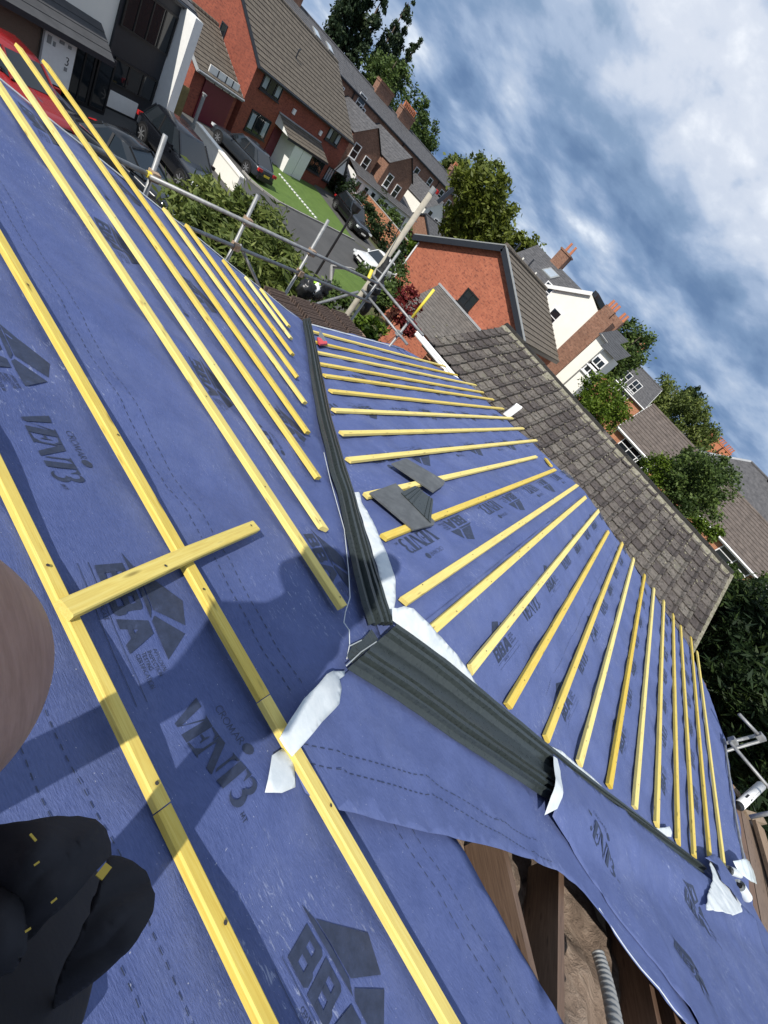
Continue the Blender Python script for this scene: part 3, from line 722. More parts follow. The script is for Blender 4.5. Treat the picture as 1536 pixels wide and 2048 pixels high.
PR2 = [(0, .020), (.05, .034), (.10, .034), (.12, .020), (.17, .020), (.19, .036), (.24, .036), (.26, .022), (.34, .012), (.37, .012), (.60, .014), (.62, .030), (.66, .030), (.68, .016), (.72, .016), (.74, .032), (.79, .032), (.81, .016), (.86, .016), (.875, .026), (.90, .026), (.915, .014), (1, .006)]
v2 = liner([(782, 1256), (880, 1326), (985, 1412), (1088, 1496), (1200, 1584), (1300, 1660), (1402, 1738)], [(690, 1340), (790, 1402), (900, 1478), (1000, 1542), (1078, 1592), (1240, 1665), (1395, 1752)], PR2, 'L', HOUSE, flip=True)
# mitred saddle where the two liners meet, torn edge
m = MB()
hub = [on('M', 690, 1318, .04), on('M', 700, 1292, .04), on('M', 722, 1280, .04), on('M', 738, 1262, .04), on('M', 752, 1282, .04), on('M', 726, 1306, .04), on('M', 700, 1330, .04)]
vs, fs = sheet_geo('M', hub, .052, .03, lambda a, b: .006 * noise.noise(Vector((a * 40, b * 40, 1))))
m.add(vs, fs).obj('valley_saddle', MAT['grp'], HOUSE)
for pts_ in ([(752, 1284), (722, 1304), (692, 1332)], [(700, 1292), (722, 1281)]):
    P = [pt('M', *on('M', u, v, .06), .062) for u, v in pts_]
    MB().tube(P, .0022, 5).obj('cut_edge', MAT['grp_edge'], HOUSE)
# pale cut edge of membrane along the near side of the first liner
P = [pt('M', *on('M', u, v, .015), .016 + random.uniform(-.002, .004)) for u, v in ((648, 905), (660, 960), (688, 1060), (697, 1140), (700, 1195), (690, 1225), (688, 1245), (697, 1262), (698, 1290), (693, 1318))]
MB().tube(P, .0022, 5).obj('cut_edge', MAT['fleece'], felt_main)

# white fleece underside folded out along the valleys
def flap(pl, px_, parent, lift=.02, curl=.04, step=.03, mat='fleece', axis=None, name='membrane_flap', thick=.001):
    P = pxs(pl, px_, lift); c = (sum(p[0] for p in P) / len(P), sum(p[1] for p in P) / len(P))
    R = max(math.hypot(p[0] - c[0], p[1] - c[1]) for p in P)
    sd_ = random.uniform(0, 50)
    def hf(a, b):
        q = math.hypot(a - c[0], b - c[1]) / R
        return lift + curl * (1 - q * q) + .30 * min(curl, .035) * noise.noise(Vector((a * 11 + sd_, b * 11, 1))) + .10 * min(curl, .03) * noise.noise(Vector((a * 26 + sd_, b * 26, 1)))
    return sheet(name, pl, P, MAT[mat], parent, 0, step, hf, thick=thick)
flap('M', [(692, 1340), (660, 1346), (640, 1358), (620, 1380), (588, 1412), (566, 1450), (552, 1482), (566, 1500), (580, 1516), (595, 1498), (628, 1455), (664, 1418), (668, 1400), (674, 1362), (688, 1352)], felt_b, .045, .035, .02)
flap('M', [(542, 1512), (534, 1560), (530, 1585), (562, 1587), (590, 1575), (585, 1520), (566, 1496)], felt_b, .022, .006, .02)
flap('U', [(706, 985), (718, 984), (722, 1005), (742, 1045), (760, 1090), (778, 1132), (788, 1165), (789, 1200), (785, 1232), (778, 1238), (765, 1190), (748, 1130), (730, 1070), (715, 1020)], felt_up, .02, .022, .03)
flap('L', [(780, 1216), (790, 1218), (803, 1214), (820, 1219), (850, 1250), (880, 1286), (905, 1312), (930, 1345), (952, 1375), (975, 1402), (985, 1420), (960, 1410), (920, 1375), (870, 1330), (820, 1280), (782, 1242)], felt_low, .022, .03, .03)
flap('L', [(985, 1418), (1010, 1438), (1032, 1450), (1060, 1475), (1066, 1484), (1040, 1476), (1010, 1452)], felt_low, .02, .012, .02)
flap('L', [(1096, 1490), (1120, 1502), (1150, 1530), (1180, 1552), (1212, 1582), (1208, 1590), (1180, 1574), (1140, 1545), (1105, 1512)], felt_low, .02, .014, .02)
flap('L', [(1303, 1656), (1324, 1655), (1335, 1652), (1341, 1664), (1337, 1674), (1322, 1672)], felt_low, .02, .02, .02)
P = [pt('L', *on('L', u, v, .02), .022) for u, v in ((1010, 1440), (1070, 1490), (1100, 1498), (1160, 1545), (1220, 1596), (1290, 1650), (1330, 1680), (1390, 1730))]
MB().tube(P, .004, 5).obj('cut_edge', MAT['fleece'], felt_low)
P = [pt('M', *m2(1.735 + .004 * math.sin(y * 9), y), fold_b(*m2(1.735, y)) + .001) for y in np.linspace(-1.45, -3.4, 24)]
MB().tube(P, .0025, 5).obj('cut_edge', MAT['fleece'], felt_b)
# eaves and verge edging strips
for pts_, pl in (([(1448, 1478), (1460, 1560), (1472, 1640), (1488, 1720), (1500, 1760)], 'L'),):
    P = [pt(pl, *on(pl, u, v, .02), .02) for u, v in pts_]; MB().tube(P, .014, 6).obj('eaves_strip', MAT['galv'], felt_low)
P = [pt('U', *u2(x, 4.10 + .032 * (x - 4.9)), .012) for x in np.linspace(4.9, 7.8, 12)]
MB().tube(P, .010, 5).obj('eaves_strip', MAT['fleece'], felt_up)
P = [pt('M', *m2(x, 4.02 + .01 * math.sin(x * 7)), .008) for x in np.linspace(.5, 4.75, 22)]
MB().tube(P, .006, 5).obj('cut_edge', MAT['fleece'], felt_main)

# ------------------------------------------------------------------ inside the open strip: rafters, insulation, duct
def rafter(p0, p1, depth=.14, w=.05, sink=.035, mat='rafter', name='rafter', side=None):
    A = pt('M', *p0, -sink); B = pt('M', *p1, -sink); d = (B - A).normalized(); L = (B - A).length; s = d.cross(N_M).normalized()
    me = bpy.data.meshes.new(name); m = MB().box((L / 2, 0, -depth / 2), L, w, depth)
    me.from_pydata(m.v, [], m.f); me.materials.append(MAT[mat]); return place(name, me, HOUSE, frame(A, d, -s, d.cross(-s)))
for (p, q) in (((1108, 1720), (1098, 2120)), ((1256, 1820), (1318, 2140)), ((985, 1670), (1075, 2080))):
    a = on('M', *p, -.1); b = on('M', *q, -.1); rafter(b, a, .17, .035, .06)
for x in np.arange(-1.6, 4.6, .62):
    pass
for yy in (-2.0, -2.6, -3.2, -3.8): rafter(m2(-1.5, yy), m2(4.3, yy), .12, .045, .03)
for yy in (.6, 1.2, 1.8, 2.4, 3.0, 3.6): rafter(m2(-1.5, yy), m2(1.45 + yy / KV, yy), .12, .045, .03)
vs = []; fs = []; nx, ny = 26, 60
for i in range(nx + 1):
    for j in range(ny + 1):
        a = -.75 + 1.75 * i / nx; b = -.1 - 4.0 * j / ny
        h = -.27 + .12 * noise.noise(Vector((a * 3, b * 3, 2))) + .05 * noise.noise(Vector((a * 9, b * 9, 5)))
        vs.append(pt('M', a, b, h))
for i in range(nx):
    for j in range(ny):
        a = i * (ny + 1) + j; fs.append((a, a + 1, a + ny + 2, a + ny + 1))
fs = [tuple(reversed(f)) for f in fs]
MB().add(vs, fs).obj('insulation', MAT['insulation'], HOUSE, True)
# ribbed flexible duct
c0 = pt('M', *on('M', 1200, 1905, -.08), -.09); c1 = pt('M', *on('M', 1224, 1980, -.08), -.085); c2 = pt('M', *on('M', 1240, 2110, -.08), -.08)
P = []; rr = []
for i in range(61):
    t_ = i / 60; p = c0 * (1 - t_) ** 2 + c1 * (2 * t_ * (1 - t_)) + c2 * t_ * t_
    P.append(p); rr.append(.021 + (.0055 if i % 4 in (0, 1) else 0) * 1.0 + .004 * t_)
MB().tube(P, rr, 12).obj('flexible_duct', MAT['duct'], HOUSE, True)

# ------------------------------------------------------------------ walls below
m = MB(); ze = J.z - .95
m.box2((-1.6, -4.0, 0), (9.0, -3.75, ze - .12)); m.box2((-1.6, 3.55, 0), (9.0, 3.8, ze - .12)); m.box2((8.8, -3.75, 0), (9.05, 3.55, ze - .2)); m.box2((-1.9, -4.0, 0), (-1.65, 3.8, ze + .4))
m.obj('wall', MAT['brick_rust'], HOUSE)
m = MB(); m.box2((4.7, 3.85, ze - .30), (9.2, 3.90, ze - .12)); m.box2((4.7, -4.12, ze - .32), (9.2, -4.06, ze - .14)); m.obj('fascia', MAT['brown_board'], HOUSE)
# ceiling so that no daylight comes up through the open strip
m = MB(); m.box2((-1.6, -3.7, ze - .45), (8.7, 3.5, ze - .40)); m.obj('ceiling', MAT['old_board'], HOUSE)

# ------------------------------------------------------------------ loose things on the roof
def loose_plate(name, pl, px_, mat, h0, th, label, cat, ribs=False):
    P = pxs(pl, px_, h0); c = [sum(p[k] for p in P) / len(P) for k in (0, 1)]; base = pt(pl, c[0], c[1], h0)
    top = [pt(pl, a, b, h0 + th) for a, b in P]; m = MB().prism([pt(pl, a, b, h0) for a, b in P], PL[pl][2] * th)
    o = m.obj(name, MAT[mat], None, loc=base, label=label, cat=cat)
    if ribs:
        A, B, C, D = (Vector(top[i]) for i in (0, 1, 2, 3))
        for t_, r_ in ((.12, .005), (.25, .007), (.38, .005), (.80, .005), (.92, .004)):
            MB().tube([A.lerp(D, t_) + PL[pl][2] * .002, B.lerp(C, t_) + PL[pl][2] * .002], r_, 6).obj('rib', MAT[mat], o)
    return o
loose_plate('roof_tile', 'U', [(782, 929), (812, 919), (889, 964), (886, 972), (866, 986)], 'loose_tile', .045, .012, 'dark grey flat tile lying alone beyond the other one', 'roof tile')
loose_plate('roof_tile', 'U', [(738, 988), (790, 969), (868, 1045), (866, 1052), (826, 1062)], 'loose_tile', .045, .012, 'larger dark grey flat tile half under a ribbed liner offcut', 'roof tile')
loose_plate('liner_offcut', 'U', [(802, 986), (830, 972), (866, 1000), (861, 1046)], 'grp', .060, .004, 'ribbed dark green grey offcut of valley liner on a tile', 'offcut', True)
# hand saw near the top of the first valley
b0 = pt('U', *on('U', 643, 688, .06), .05)
SAW = thing('hand_saw', b0, 'hand saw with red handle lying by the top of the valley', 'saw')
pA = [pt('U', *on('U', u, v, .06), .058) for u, v in ((636, 682), (640, 657), (656, 688))]
MB().prism(pA, N_U * .002).obj('blade', MAT['blade_steel'], SAW)
hA = [pt('U', *on('U', u, v, .06), .052) for u, v in ((634, 676), (641, 678), (646, 684), (653, 684), (654, 689), (640, 690), (636, 686))]
MB().prism(hA, N_U * .022).obj('handle', MAT['saw_red'], SAW)
# white offcut beyond the hip
q = [atX(u, v, 9.6) for u, v in ((1006, 828), (1030, 810), (1042, 818), (1018, 836))]
MB().prism(q, Vector((.05, .02, .04))).obj('white_offcut', MAT['upvc'], None, loc=q[0], label='short white plastic offcut lying on the old tiles by the battens', cat='offcut')
q = [atX(u, v, 9.5) for u, v in ((1000, 832), (1014, 822), (1022, 832), (1008, 838))]

# rolls and flaps by the lower eaves
def roll(u0, v0, u1, v1, r, h, label):
    A = pt('L', *on('L', u0, v0, h), h); B = pt('L', *on('L', u1, v1, h), h); d = (B - A).normalized()
    o = thing('membrane_roll', A, label, 'roll')
    x = d.orthogonal().normalized(); y = d.cross(x); sp = []
    for i in range(60):
        t_ = i / 59 * 4.2 * 2 * math.pi; rad = r * (.42 + .58 * i / 59); sp.append((x * math.cos(t_) + y * math.sin(t_)) * rad)
    vs = [A + p for p in sp] + [B + p for p in sp]; n = len(sp)
    MB().add(vs, [(i, i + 1, i + 1 + n, i + n) for i in range(n - 1)]).obj('roll_sheet', MAT['fleece'], o, True)
    MB().tube([A - d * .003, B + d * .003], r * .36, 14).obj('core', MAT['black_plastic'], o)
    return o
roll(1459, 1741, 1478, 1748, .038, .075, 'small white roll end tucked beside the last batten')
roll(1478, 1770, 1492, 1792, .055, .06, 'larger white roll end with dark core below the smaller one')
flap('L', [(1465, 1722), (1478, 1716), (1492, 1722), (1506, 1745), (1506, 1768), (1490, 1762), (1474, 1745)], felt_low, .09, .05, .03, 'poly_wrap')
flap('M', [(1410, 1722), (1420, 1728), (1432, 1760), (1455, 1785), (1473, 1812), (1473, 1828), (1455, 1835), (1430, 1825), (1412, 1820), (1408, 1790), (1414, 1762), (1409, 1735)], felt_c, .075, .05, .018)
flap('M', [(1404, 1718), (1418, 1712), (1440, 1722), (1458, 1745), (1472, 1795), (1476, 1815), (1458, 1788), (1434, 1764), (1424, 1735)], felt_c, .10, .05, .03, 'felt_b')

# ================================================================== GROUND
def flat(name, pts, z, mat, kind='structure', th=None):
    P = [Vector((p[0], p[1], z)) for p in pts]; n = len(P)
    ar = sum(P[i].x * P[(i + 1) % n].y - P[(i + 1) % n].x * P[i].y for i in range(n))
    if ar < 0: P.reverse()
    m = MB()
    if th: m.prism([p - EZ * th for p in P], EZ * th)
    else: m.add(P, (tuple(range(n)),))
    return m.obj(name, MAT[mat], kind=kind)
flat('ground', [(-400, -400), (900, -400), (900, 900), (-400, 900)], 0, 'earth')
def g(u, v): p = atZ(u, v, 0); return (p.x, p.y)
flat('road', [(-30, 13.2), (14, 13.4), (19.5, 14.6), (24.0, 17.2), (28.5, 20.6), (33.5, 20.2), (60, 19), (60, 24.5), (38, 25.5), (34.2, 25.6), (31.5, 26.6), (27.0, 26.2), (22.3, 25.4), (20.4, 26.6), (18, 26), (-30, 20.5)], .006, 'asphalt')
flat('driveway', [(-20, 20.4), (17.2, 25.6), (17.2, 34), (-20, 29)], .010, 'drive')
flat('driveway', [(17.9, 25.7), (20.6, 26.5), (20.9, 27.4), (23.6, 30.0), (23.0, 33.0), (17.9, 31.6)], .014, 'drive')
flat('driveway', [(31.6, 26.7), (35.6, 25.9), (38.0, 36.8), (33.6, 35.6)], .012, 'drive')
flat('lawn', [(20.8, 27.3), (21.3, 26.2), (22.4, 25.7), (27.0, 26.4), (31.4, 26.9), (33.2, 34.6), (30, 34.4), (25.5, 32.8), (23.8, 30.2)], .06, 'grass', th=.06)
flat('lawn', [(20.6, 17.2), (22.0, 16.0), (26, 18.2), (28.2, 20.4), (25.4, 20.3), (22.6, 19.2)], .06, 'grass', th=.06)
flat('lawn', [(24, 13.0), (29, 15.5), (34, 20), (30.5, 20.4), (25.5, 16.6)], .05, 'grass', th=.05)
flat('garden_path', [(10, 5.2), (20.5, 5.2), (20.5, 9.5), (10, 9.5)], .010, 'paving')
def kerb(pts, w=.12, h=.11):
    P = [Vector((x, y, 0)) for x, y in pts]; K = thing('kerb', P[0], KERB_L.pop(0), 'kerb')
    for a, b in zip(P, P[1:]):
        n = max(1, round((b - a).length / .92))
        for i in range(n):
            p = a.lerp(b, i / n); q = a.lerp(b, (i + 1) / n); d = (q - p).normalized()
            MB().bar(p + d * .008 + EZ * h / 2, q - d * .008 + EZ * h / 2, w, h).obj('kerb_stone', MAT['kerb'], K)
KERB_L = ['curved pale kerb round the striped front lawn', 'kerb round the small corner lawn near the scaffold']
kerb([(20.7, 27.4), (20.8, 26.6), (21.4, 25.95), (22.4, 25.5), (24.5, 25.75), (27.0, 26.15), (31.5, 26.7)])
kerb([(20.4, 17.1), (22.4, 19.4), (25.4, 20.5), (28.3, 20.6)])
# row of pale edging stones across the lawn
EDG = thing('edging_row', (26, 29, .06), 'row of small white edging stones running across the front lawn', 'edging')
for i in range(15):
    t_ = i / 14; a = Vector((*g(559, 352), .06)); b = Vector((*g(630, 437), .06)); p = a.lerp(b, t_)
    MB().box(p + EZ * .03, (b - a).length / 14 * .55, .14, .07, (b - a).normalized(), (b - a).normalized().cross(EZ), EZ).obj('edging_stone', MAT['upvc'], EDG)

# ================================================================== BUILDINGS
class Hs:
    def __init__(s, name, label, o, ang, L, D, eave, ridge, wall, roof, cat='house', group=None, oh=.3, verge=.15, gauge=.34, step=.03, build_wall=True, soff='fascia_dark', eave2=None):
        s.o = Vector((o[0], o[1], 0)); s.u = Vector((math.cos(ang), math.sin(ang), 0)); s.v = Vector((-math.sin(ang), math.cos(ang), 0))
        s.L, s.D, s.e, s.r = L, D, eave, ridge; s.e2 = eave2 or eave
        s.t = thing(name, s.P(L / 2, D / 2, 0), label, cat, group)
        m = MB(); P = s.P; z0 = 0
        if build_wall:
            m.add([P(0, 0, 0), P(L, 0, 0), P(L, 0, eave), P(0, 0, eave), P(0, D, 0), P(L, D, 0), P(L, D, s.e2), P(0, D, s.e2), P(0, D / 2, ridge - .05), P(L, D / 2, ridge - .05)],
                  [(0, 1, 2, 3), (5, 4, 7, 6), (4, 0, 3, 8, 7), (1, 5, 6, 9, 2)]); m.obj('wall', MAT[wall], s.t)
        for sd_ in (0, 1):
            m = MB(); slope = (ridge - (eave if not sd_ else s.e2)) / (D / 2); y0 = -oh if not sd_ else D + oh; ee = (eave if not sd_ else s.e2) - slope * oh
            e0 = P(-verge, y0, ee + .06); e1 = P(L + verge, y0, ee + .06); r0 = P(-verge, D / 2, ridge + .06); r1 = P(L + verge, D / 2, ridge + .06)
            s.courses(m, e0, e1, r1, r0, gauge, step); m.obj('roof_slope', MAT[roof], s.t)
            m = MB(); m.bar(e0 - EZ * .10, e1 - EZ * .10, .03, .16); m.obj('fascia', MAT[soff], s.t)
            m = MB(); dd = s.v * (-.07 if not sd_ else .07); m.tube([e0 + dd - EZ * .06, e1 + dd - EZ * .06], .055, 8); m.obj('gutter', MAT[soff], s.t)
            for uu in (-verge, L + verge):
                m = MB(); m.bar(P(uu, y0, ee - .04), P(uu, D / 2, ridge - .04), .03, .20); m.obj('barge_board', MAT[soff], s.t)
        m = MB(); m.tube([P(-verge, D / 2, ridge + .06), P(L + verge, D / 2, ridge + .06)], .11, 8); m.obj('ridge_tiles', MAT[roof], s.t)
    def P(s, u, v, w): return s.o + s.u * u + s.v * v + EZ * w
    @staticmethod
    def courses(m, e0, e1, r1, r0, gauge, step):
        n = max(1, int((r0 - e0).length / gauge)); nn = (e1 - e0).cross(r0 - e0).normalized()
        if nn.z < 0: nn = -nn
        for i in range(n):
            a, b = i / n, (i + 1) / n; p0 = e0.lerp(r0, a) + nn * step; p1 = e1.lerp(r1, a) + nn * step; q1 = e1.lerp(r1, b); q0 = e0.lerp(r0, b)
            lo0 = e0.lerp(r0, a) - nn * .01; lo1 = e1.lerp(r1, a) - nn * .01
            m.add([p0, p1, q1, q0, lo0, lo1], ((0, 1, 2, 3), (4, 5, 1, 0)))
    def px(s, u, v, face='front', off=0.0):
        """where a sight line meets a face: (along, up)"""
        r = V(ray(u, v)); o = Vector((0, 0, CAMZ))
        if face == 'front': n, b, al = -s.v, s.P(0, -off, 0), s.u
        elif face == 'left': n, b, al = -s.u, s.P(-off, 0, 0), s.v
        elif face == 'right': n, b, al = s.u, s.P(s.L + off, 0, 0), s.v
        t_ = n.dot(b - o) / n.dot(r); p = o + r * t_ - b; return p.dot(al), p.z
    def win(s, a, w, wd, ht, face='front', cols=2, tr=0, frame='upvc', glass='glass', sill=True, off=0.0, name='window'):
        if face == 'front': n, b, al = -s.v, s.P(0, -off, 0), s.u
        elif face == 'left': n, b, al = -s.u, s.P(-off, 0, 0), -s.v
        elif face == 'right': n, b, al = s.u, s.P(s.L + off, 0, 0), s.v
        else: n, b, al = s.v, s.P(0, s.D + off, 0), -s.u
        if face == 'left': a = -a
        c = b + al * a + EZ * w
        return window(c, al, n, wd, ht, s.t, cols, tr, frame, glass, sill, name)
def window(c, al, n, wd, ht, parent, cols=2, tr=0, frame='upvc', glass='glass', sill=True, name='window'):
    m = MB(); f = .07; dp = .06; cc = c + n * dp / 2
    for sx in (-1, 1): m.box(cc + al * sx * (wd - f) / 2, f, dp, ht, al, n, EZ)
    for sz in (-1, 1): m.box(cc + EZ * sz * (ht - f) / 2, wd - 2 * f, dp, f, al, n, EZ)
    for i in range(1, cols): m.box(cc + al * (-wd / 2 + wd * i / cols), .055, dp * .9, ht - 2 * f, al, n, EZ)
    if tr: m.box(cc + EZ * (ht / 2 - ht * tr), wd - 2 * f, dp * .8, .05, al, n, EZ)
    if sill: m.box(c + n * .06 - EZ * (ht / 2 + .04), wd + .12, .14, .07, al, n, EZ)
    o = m.obj(name, MAT[frame], parent)
    MB().box(c + n * .022, wd - 2 * f + .004, .012, ht - 2 * f + .004, al, n, EZ).obj('pane', MAT[glass], o)
    return o
def chimney(h, u, v, z0, ht, w, d, pots, mat='brick_brown', rows=1):
    m = MB(); c = h.P(u, v, z0 + ht / 2); m.box(c, w, d, ht, h.u, h.v, EZ); m.box(c + EZ * (ht / 2 - .12), w + .12, d + .12, .1, h.u, h.v, EZ); m.box(c + EZ * (ht / 2 + .03), w + .06, d + .06, .06, h.u, h.v, EZ)
    o = m.obj('chimney', MAT[mat], h.t)
    for i in range(pots):
        p = h.P(u - w / 2 + w * (i + .5) / pots, v, z0 + ht + .06); MB().tube([p, p + EZ * .45, p + EZ * .47, p + EZ * .55], [.11, .095, .12, .12], 8).obj('chimney_pot', MAT['terracotta'], o)
    return o
def skylight(h, u, t_, wd=.8, ht=1.0, side=0):
    s = (h.r - h.e) / (h.D / 2); dirs = (h.v + EZ * s).normalized(); n = (-h.v * s + EZ).normalized()
    c = h.P(u, h.D / 2 * t_, h.e + s * h.D / 2 * t_ + .12); m = MB()
    m.box(c, wd, ht, .10, h.u, dirs, n); o = m.obj('skylight', MAT['fascia_grey'], h.t); MB().box(c + n * .055, wd - .16, ht - .16, .01, h.u, dirs, n).obj('pane', MAT['glass_sky'], o)

# ---- red brick house with long brown tiled roof and porch
H1 = Hs('brick_house', 'dark red brick house with long brown tiled roof and tiled porch', (23.0, 33.05), R_(15.3), 13.4, 9.0, 4.6, 7.75, 'brick_rust', 'tile_brown', gauge=.33, step=.035)
for q, wd, ht, cols in (((545, 171), 2.1, 1.15, 3), ((516, 250), 2.2, 1.3, 3), ((668, 272), 2.1, 1.1, 3)):
    a, w = H1.px(*q); o = H1.win(a, w, wd, ht, cols=cols, frame='fascia_dark', glass='glass'); m = MB()
    c = H1.P(a, -.035, w); m.box(c + H1.u * wd * .33, wd * .2, .01, ht * .7, H1.u, H1.v, EZ); m.box(c - H1.u * wd * .33, wd * .2, .01, ht * .7, H1.u, H1.v, EZ); m.obj('curtain', MAT['glass_sky'], o)
a0, w0 = H1.px(563, 223); a1, w1 = H1.px(636, 278)
pr = 1.5; m = MB(); wt = 2.95; we = 2.25
Hs.courses(m, H1.P(a0 - .2, -pr, we), H1.P(a1 + .5, -pr, we), H1.P(a1 + .5, 0, wt), H1.P(a0 - .2, 0, wt), .3, .03); m.obj('porch_roof', MAT['tile_brown'], H1.t)
m = MB(); m.bar(H1.P(a0 - .2, -.03, wt + .04), H1.P(a1 + .5, -.03, wt + .04), .14, .08); m.obj('flashing', MAT['lead'], H1.t)
m = MB(); m.bar(H1.P(a0 - .2, -pr, we - .08), H1.P(a1 + .5, -pr, we - .08), .04, .14); m.obj('fascia', MAT['fascia_dark'], H1.t)
m = MB(); m.add([H1.P(a0 - .12, -pr, we), H1.P(a0 - .12, 0, we), H1.P(a0 - .12, 0, wt)], ((0, 1, 2),)); m.obj('porch_gable', MAT['paint_white'], H1.t)
m = MB(); m.box2((0, 0, 0), (0, 0, 0)); m = MB(); c = H1.P(a0 + 1.55, -pr * .5, 1.05); m.box(c, 1.15, pr - .1, 2.1, H1.u, H1.v, EZ); m.obj('porch_wall', MAT['paint_white'], H1.t)
m = MB(); c = H1.P(a0 + 2.85, -pr * .5, 1.05); m.box(c, 1.25, pr - .16, 2.1, H1.u, H1.v, EZ); m.obj('garage_door', MAT['paint_white'], H1.t)
m = MB(); c = H1.P(a0 + .45, -.03, 1.02); m.box(c, .9, .06, 2.0, H1.u, H1.v, EZ); m.obj('door', MAT['maroon'], H1.t)
aw, ww = H1.px(628, 338, off=.55); m = MB(); c = H1.P(aw, -.275, 1.25); m.box(c, 2.4, .55, 2.5, H1.u, H1.v, EZ); m.obj('bay', MAT['brick_rust'], H1.t)
H1.win(aw, 1.45, 2.1, 1.1, cols=3, frame='fascia_dark', off=.56)
aw, ww = H1.px(676, 355); H1.win(min(aw, 12.9), 1.25, 1.2, 1.2, cols=3, frame='fascia_dark', glass='glass_sky')
m = MB(); m.add([H1.P(12.0, -.9, 2.0), H1.P(13.6, -.9, 2.0), H1.P(12.8, -.9, 3.3)], ((0, 1, 2),)); m.obj('side_gable', MAT['paint_white'], H1.t)
m = MB(); m.bar(H1.P(11.8, -.95, 1.95), H1.P(12.8, -.95, 3.45), .1, .16); m.bar(H1.P(13.8, -.95, 1.95), H1.P(12.8, -.95, 3.45), .1, .16); tag(m.obj('barge_board', MAT['fascia_dark'], H1.t), kind='stuff')
for q in ((587, 222), (640, 265)):
    a, w = H1.px(*q); MB().box(H1.P(a, -.06, w), .32, .1, .34, H1.u, H1.v, EZ).obj('alarm_box', MAT['upvc'], H1.t)
a, w = H1.px(445, 65, 'left'); H1.win(a, w, .5, .95, 'left', 1, 0, 'fascia_dark')
p = H1.P(5.3, 1.9, 4.6 + 1.9 * .7 + .05); MB().tube([p, p + EZ * .55, p + EZ * .6 + H1.u * .12], .05, 6).obj('roof_vent', MAT['fascia_dark'], H1.t)

# ---- attached garage with maroon door
GRG = Hs('garage', 'brown tiled garage with maroon door and white gable boards', (18.9, 31.9), R_(15.3), 3.7, 6.5, 2.55, 4.3, 'brick_rust', 'tile_brown', cat='garage', gauge=.3, soff='lead')
a, w = GRG.px(443, 222); m = MB(); m.box(GRG.P(2.1, -.05, 1.1), 2.5, .08, 2.15, GRG.u, GRG.v, EZ); o = m.obj('garage_door', MAT['maroon'], GRG.t)
m = MB(); m.box(GRG.P(2.1, -.07, 2.55), 2.6, .06, .75, GRG.u, GRG.v, EZ); o = m.obj('gable_panel', MAT['paint_white'], GRG.t)
for k in (-.6, .1, .7): MB().box(GRG.P(2.1 + k, -.11, 2.55), .06, .03, .75, GRG.u, GRG.v, EZ).obj('board_joint', MAT['fascia_dark'], o)
fp = thing('timber_fence', (17.9, 30.6, 0), 'short olive timber fence panel beside the white fin wall', 'fence')
for i in range(7): MB().box((17.25 + i * .15, 30.4 + i * .04, .75), .135, .03, 1.5).obj('fence_board', MAT['timber_fence'], fp)

# ---- black and white modern house
MO = (5.7, 23.5)
H0 = Hs('modern_house', 'white and black clad house with dark glazed front and white fin wall', MO, R_(15.3), 8.9, 8.0, 4.95, 6.6, 'render_white', 'slate', soff='fascia_dark', oh=.25)
m = MB(); m.box(H0.P(7.25, -.06, 2.4), 2.5, .12, 4.8, H0.u, H0.v, EZ); m.obj('cladding', MAT['black_clad'], H0.t)
m = MB(); m.box(H0.P(8.66, -.45, 2.42), .42, .95, 4.85, H0.u, H0.v, EZ); m.obj('fin_wall', MAT['paint_white'], H0.t)
H0.win(7.25, 3.65, 2.3, 1.45, cols=4, frame='black_plastic', off=.13, sill=False)
H0.win(7.3, 1.45, 2.1, .95, cols=3, frame='black_plastic', off=.13, sill=False)
m = MB(); m.box(H0.P(7.0, -.16, .42), 1.5, .06, .62, H0.u, H0.v, EZ); m.obj('plinth_panel', MAT['paint_white'], H0.t)
m = MB(); Hs.courses(m, H0.P(-2.2, -1.7, 2.08), H0.P(4.95, -1.7, 2.08), H0.P(5.5, -.02, 2.62), H0.P(-2.2, -.02, 2.62), .4, .02); m.add([H0.P(4.95, -1.7, 2.08), H0.P(5.5, -.02, 2.08), H0.P(5.5, -.02, 2.62)], ((0, 1, 2),)); m.obj('canopy', MAT['slate_dark'], H0.t)
m = MB(); m.box(H0.P(1.4, -1.68, 2.0), 7.1, .06, .16, H0.u, H0.v, EZ); m.obj('fascia', MAT['fascia_dark'], H0.t)
m = MB(); m.box(H0.P(4.75, -.55, 1.0), 1.7, 1.0, 2.0, H0.u, H0.v, EZ); m.obj('entrance', MAT['black_clad'], H0.t)
m = MB(); m.box(H0.P(.9, -.6, 1.0), 3.6, 1.1, 2.0, H0.u, H0.v, EZ); m.obj('side_wall', MAT['brown_board'], H0.t)
H0.win(4.35, 1.0, .85, 1.8, cols=2, frame='black_plastic', off=1.06, sill=False); H0.win(5.2, .98, .7, 1.75, cols=1, frame='black_plastic', off=1.06, sill=False, name='door')
m = MB(); m.box(H0.P(3.28, -1.25, 1.12), 1.1, .1, 1.5, H0.u, H0.v, EZ); sign = m.obj('wall_panel', MAT['paint_white'], H0.t)
